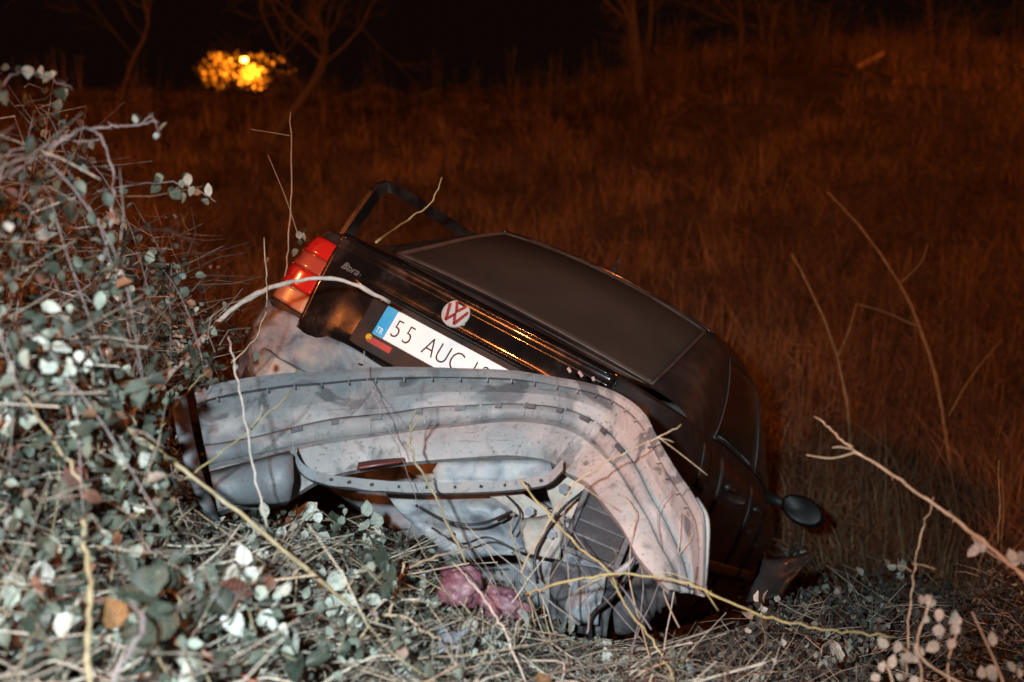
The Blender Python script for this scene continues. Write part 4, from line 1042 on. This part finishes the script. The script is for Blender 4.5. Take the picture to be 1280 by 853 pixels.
for k in range(15000):
    y = 6.4 + 36 * random.random() ** 1.7; x = random.uniform(-1, 1) * (.46 * y + .8)
    if y < 8.2 and -.9 < x < 1.8: continue
    dn = noise.noise(Vector((x * .4, y * .4, 21)))
    if dn < -.1 and random.random() < .7: continue
    p = Vector((x, y, H(x, y) + random.uniform(0, .25 + .35 * max(0, dn)))); d = rv(1); d.z = abs(d.z) * .8; d.normalize(); L = random.uniform(.15, .7)
    q = p + d * L; rd = random.uniform(.0014, .003) * (1 + y / 14)
    tg.tube([p, p.lerp(q, .4) + rv(.06), p.lerp(q, .75) + rv(.07), q], [rd, rd * .8, rd * .6, rd * .3], 3, cap=False)
tag(tg.build('scrub_tangle', M['drygrass']), 'tangle of fallen stems and thin scrub over the far slope', 'scrub', kind='stuff')
# tall dry weeds and reeds: branching stalks too many to count
wd = MB()
def weed(x, y, h, n):
    g0 = Vector((x, y, H(x, y) - .02))
    for k in range(n):
        a = random.uniform(0, 6.28); b = g0 + Vector((random.gauss(0, .07), random.gauss(0, .07), 0)); l = h * random.uniform(.55, 1.15)
        t = b + Vector((math.cos(a) * l * .16, math.sin(a) * l * .16, l)); rd = .0022 * (1 + y / 12)
        wd.tube([b, b.lerp(t, .5) + rv(.02), t], [rd, rd * .8, rd * .35], 3, cap=False)
        for j in range(4):
            q = b.lerp(t, random.uniform(.4, .95)); e = q + Vector((random.gauss(0, .09), random.gauss(0, .09), random.uniform(.04, .16)))
            wd.tube([q, e], [rd * .6, rd * .3], 3, cap=False)
for k in range(420):
    y = 7.2 + 30 * random.random() ** 1.6; x = random.uniform(-1, 1) * (.46 * y + .6)
    if y < 8.2 and -.8 < x < 2: continue
    weed(x, y, random.uniform(.4, .95) * (1.1 if noise.noise(Vector((x * .25, y * .25, 2))) > 0 else .6), random.randint(3, 7))
for k in range(70): weed(random.uniform(-1.5, .3), random.uniform(8.3, 11.0), random.uniform(.8, 1.6), 6)
for k in range(60): weed(random.uniform(2.2, 5.5), random.uniform(8.5, 13.0), random.uniform(.5, 1.2), 6)
for k in range(150):                                     # ragged growth along the skyline
    y = random.uniform(27, 43); weed(random.uniform(-.44, .46) * y, y, random.uniform(.6, 1.9), 7)
tag(wd.build('dry_weeds', M['drygrass']), 'tall dry weed stalks standing in the far grass', 'weeds', kind='stuff')

# ---- low bare shrubs on the far slope
def shrub(label, px, py, d, r, h, n, seed):
    random.seed(seed); c = P(px, py, d); c.z = H(c.x, c.y); e = empty('bare_shrub', c); tag(e, label, 'shrub', 'bare shrubs on the far slope'); mb = MB()
    for k in range(9):
        a = random.uniform(0, 6.28); t = Vector((math.cos(a) * r * random.uniform(.2, 1), math.sin(a) * r * .7, h * random.uniform(.6, 1.1)))
        pth = crom([Vector((0, 0, -.03)), t * .5 + Vector((0, 0, h * .12)) + rv(.06), t], 4); rd = .004 * (1 + d / 12)
        MB().tube(pth, [lerp(rd, rd * .35, i / len(pth)) for i in range(len(pth))], 4).build('branch', M['bark'], e)
        for j in range(n):
            q = random.choice(pth[2:]); b = q + Vector((random.gauss(0, r * .35), random.gauss(0, r * .3), random.uniform(-.05, .35) * h))
            mb.tube([q, q.lerp(b, .5) + rv(.03), b], [rd * .35, rd * .3, rd * .15], 3, cap=False)
    tag(mb.build('twigs', M['bark'], e), kind='stuff')
for k, (lab, px, py, d, r, h) in enumerate([
    ('wide bare shrub under the fallen board', 1060, 250, 15, .9, .9), ('bare shrub on the slope above the forked sapling', 1190, 230, 16, .9, 1.0), ('small bare shrub in the grass between car roof and hump', 880, 260, 14, .6, .6),
    ('bare shrub at the foot of the twin-trunked tree', 740, 220, 17, .8, .7), ('bare shrub below the glowing trees', 250, 190, 16, .8, .8), ('bare shrub behind the open car door', 560, 200, 14, .6, .9),
    ('dark bare shrub uphill of the thicket', 150, 230, 11, .7, .8), ('dense bare shrub beside the slender stem', 950, 380, 10, .5, .5), ('bare shrub past the forked sapling on the ditch rim', 1250, 420, 9.5, .5, .6), ('small bare shrub next to the crooked tree', 430, 170, 19, .8, 1.0), ('tall bare shrub on the crest of the hump', 1010, 90, 30, 1.6, 1.5), ('spreading bare shrub left of the twin-trunked tree', 690, 130, 30, 1.5, 1.3), ('bare shrub right of the fallen board', 1200, 110, 29, 1.6, 1.4), ('bare shrub halfway up the hump left flank', 850, 120, 28, 1.4, 1.2), ('thin bare shrub in front of the glowing trees', 292, 118, 40, 1.3, 2.0), ('leggy bare shrub under the crooked tree', 380, 150, 30, 1.3, 1.5)]):
    shrub(lab, px, py, d, r, h, 16, 40 + k)
random.seed(5)
# ---- bare trees
def bare_tree(label, pts, r0, r1, crown, seed, spread=1., depth=3, mat='bark'):
    random.seed(seed)
    c = crom([P(*p) for p in pts], 6); base = c[0].copy(); base.z = min(base.z, H(base.x, base.y)); e = empty('bare_tree', base); tag(e, label, 'tree', 'bare trees beyond the grass')
    N = len(c); MB().tube([p - base for p in [base + Vector((0, 0, -.05))] + c], [r0 * 1.15] + [lerp(r0, r1, i / N) for i in range(N)], 9).build('trunk', M[mat], e)
    mb = MB()
    def grow(p, d, L, r, lev):
        k = 4; q = p; pth = [p]
        for i in range(k):
            d = (d + rv(.28)).normalized(); d.z += .05; q = q + d * L / k; pth.append(q)
        mb.tube([x - base for x in pth], [lerp(r, r * .4, i / k) for i in range(k + 1)], 4 if lev else 5, cap=False)
        if lev < depth:
            for j in range(4 if lev < 2 else 3):
                s = pth[random.randint(1, k)]; grow(s, (d + rv(.95)).normalized(), L * random.uniform(.45, .75), r * .5, lev + 1)
    for j in range(crown):
        i = random.randint(int(N * .35), N - 1); grow(c[i], (Vector((random.uniform(-1, 1), random.uniform(-.6, .6), random.uniform(.05, .9)))).normalized(), spread * random.uniform(.6, 1.2), lerp(r0, r1, i / N) * .5, 0)
    mb.build('crown', M[mat], e)
    return e
bare_tree('crooked bare tree leaning in front of the street lamp', [(338, 180, 27), (352, 160, 27), (382, 118, 27), (403, 82, 27), (404, 50, 27), (392, 5, 27), (388, -60, 27)], .12, .07, 14, 3, 2.2)
bare_tree('thin bare tree leaning far left of the street lamp', [(150, 130, 30), (165, 80, 30), (185, 30, 30), (170, -30, 30)], .06, .04, 9, 5, 2.2)
bare_tree('straight twin-trunked bare tree on the skyline between the lamp and the hump', [(798, 108, 30), (794, 60, 30), (788, 0, 30), (786, -70, 30)], .16, .1, 8, 8, 2.0)
bare_tree('bare sapling on the left flank of the hump', [(806, 95, 31), (812, 40, 31), (816, -30, 31)], .06, .04, 6, 9, 1.6)
bare_tree('bare tree on the crest of the hump', [(925, 70, 33), (926, 30, 33), (920, -30, 33)], .10, .07, 8, 10, 1.8)
bare_tree('leaning bare tree beside the crest of the hump', [(962, 66, 33), (966, 30, 33), (978, -40, 33)], .10, .06, 8, 11, 1.8)
bare_tree('last thin bare tree on the far side of the hump', [(1162, 85, 32), (1163, 40, 32), (1158, -40, 32)], .05, .03, 7, 12, 1.5)
random.seed(99)
bo_ = MB(); a, b = P(1072, 84, 27), P(1104, 66, 27)
d = (b - a); Mx = Matrix.Rotation(-math.atan2(d.z, d.x), 3, 'Y')
bo_.box((a + b) / 2, (d.length, .12, .10), Mx); o = bo_.build('fallen_board', M['board'], None, bevel=.01, smooth=False)
tag(o, 'pale broken board lying on the grassy hump', 'board')

# ---- distant street lamp with the leafy bushes it lights
lp = P(305, 75, 58); gz = H(lp.x, lp.y)
sl = empty('street_lamp', (lp.x, lp.y + .9, gz)); tag(sl, 'lit orange street lamp beyond the bare tree', 'street lamp'); lb = sl.location.copy(); hz = lp.z - gz
MB().tube([(0, 0, -.2), (0, 0, hz * .5), (0, 0, hz + .12)], [.09, .07, .05], 10).build('post', M['post'], sl)
MB().tube([(0, 0, hz + .10), (0, -.4, hz + .22), (0, -.75, hz + .20)], [.04, .035, .03], 8).build('arm', M['post'], sl)
hd = MB().lathe([(.02, .16), (.12, .13), (.22, .06), (.24, .02), (.23, .0)], Matrix.Translation((0, -.9, hz + .08)), 18).build('lamp_head', M['post'], sl)
MB().lathe([(.16, .0), (.17, -.06), (.14, -.14), (.08, -.19), (.0, -.20)], Matrix.Translation((0, -.9, hz + .08)), 18).build('bulb_cover', M['lamp'], sl)
light('street_lamp_light', 'POINT', lp + Vector((.1, -.5, -.25)), (1, .30, .03), 3200, shadow_soft_size=.2)
def leafy(label, cx, cy, d, rx, rz, n, seed):
    random.seed(seed); c = P(cx, cy, d); z0 = H(c.x, c.y); e = empty('leafy_tree', (c.x, c.y, z0)); tag(e, label, 'tree'); b = e.location.copy()
    MB().tube([(0, 0, -.2), (.1, 0, (c.z - z0) * .5), (0, 0, c.z - z0)], [.12, .09, .05], 8).build('trunk', M['bark'], e)
    mb = MB()
    for k in range(n):
        v = rv(1)
        while v.length > 1 or (noise.noise(v * 2.2 + Vector((seed, 0, 0))) < .02): v = rv(1)
        p = c + Vector((v.x * rx, v.y * rx * .6, v.z * rz))
        add_leaf(mb, p - b, random.uniform(.12, .24), rv(1), random.uniform(0, 6.28))
    tag(mb.build('crown', M['lampleaf'], e), kind='stuff')
leafy('glowing leafy tree left of the street lamp', 271, 88, 59.0, .9, .8, 700, 4)
leafy('glowing low leafy tree under and right of the street lamp', 318, 97, 59.0, .8, .5, 700, 6)
leafy('dim leafy tree around the glow', 304, 90, 61.2, 2.6, 1.1, 420, 12)
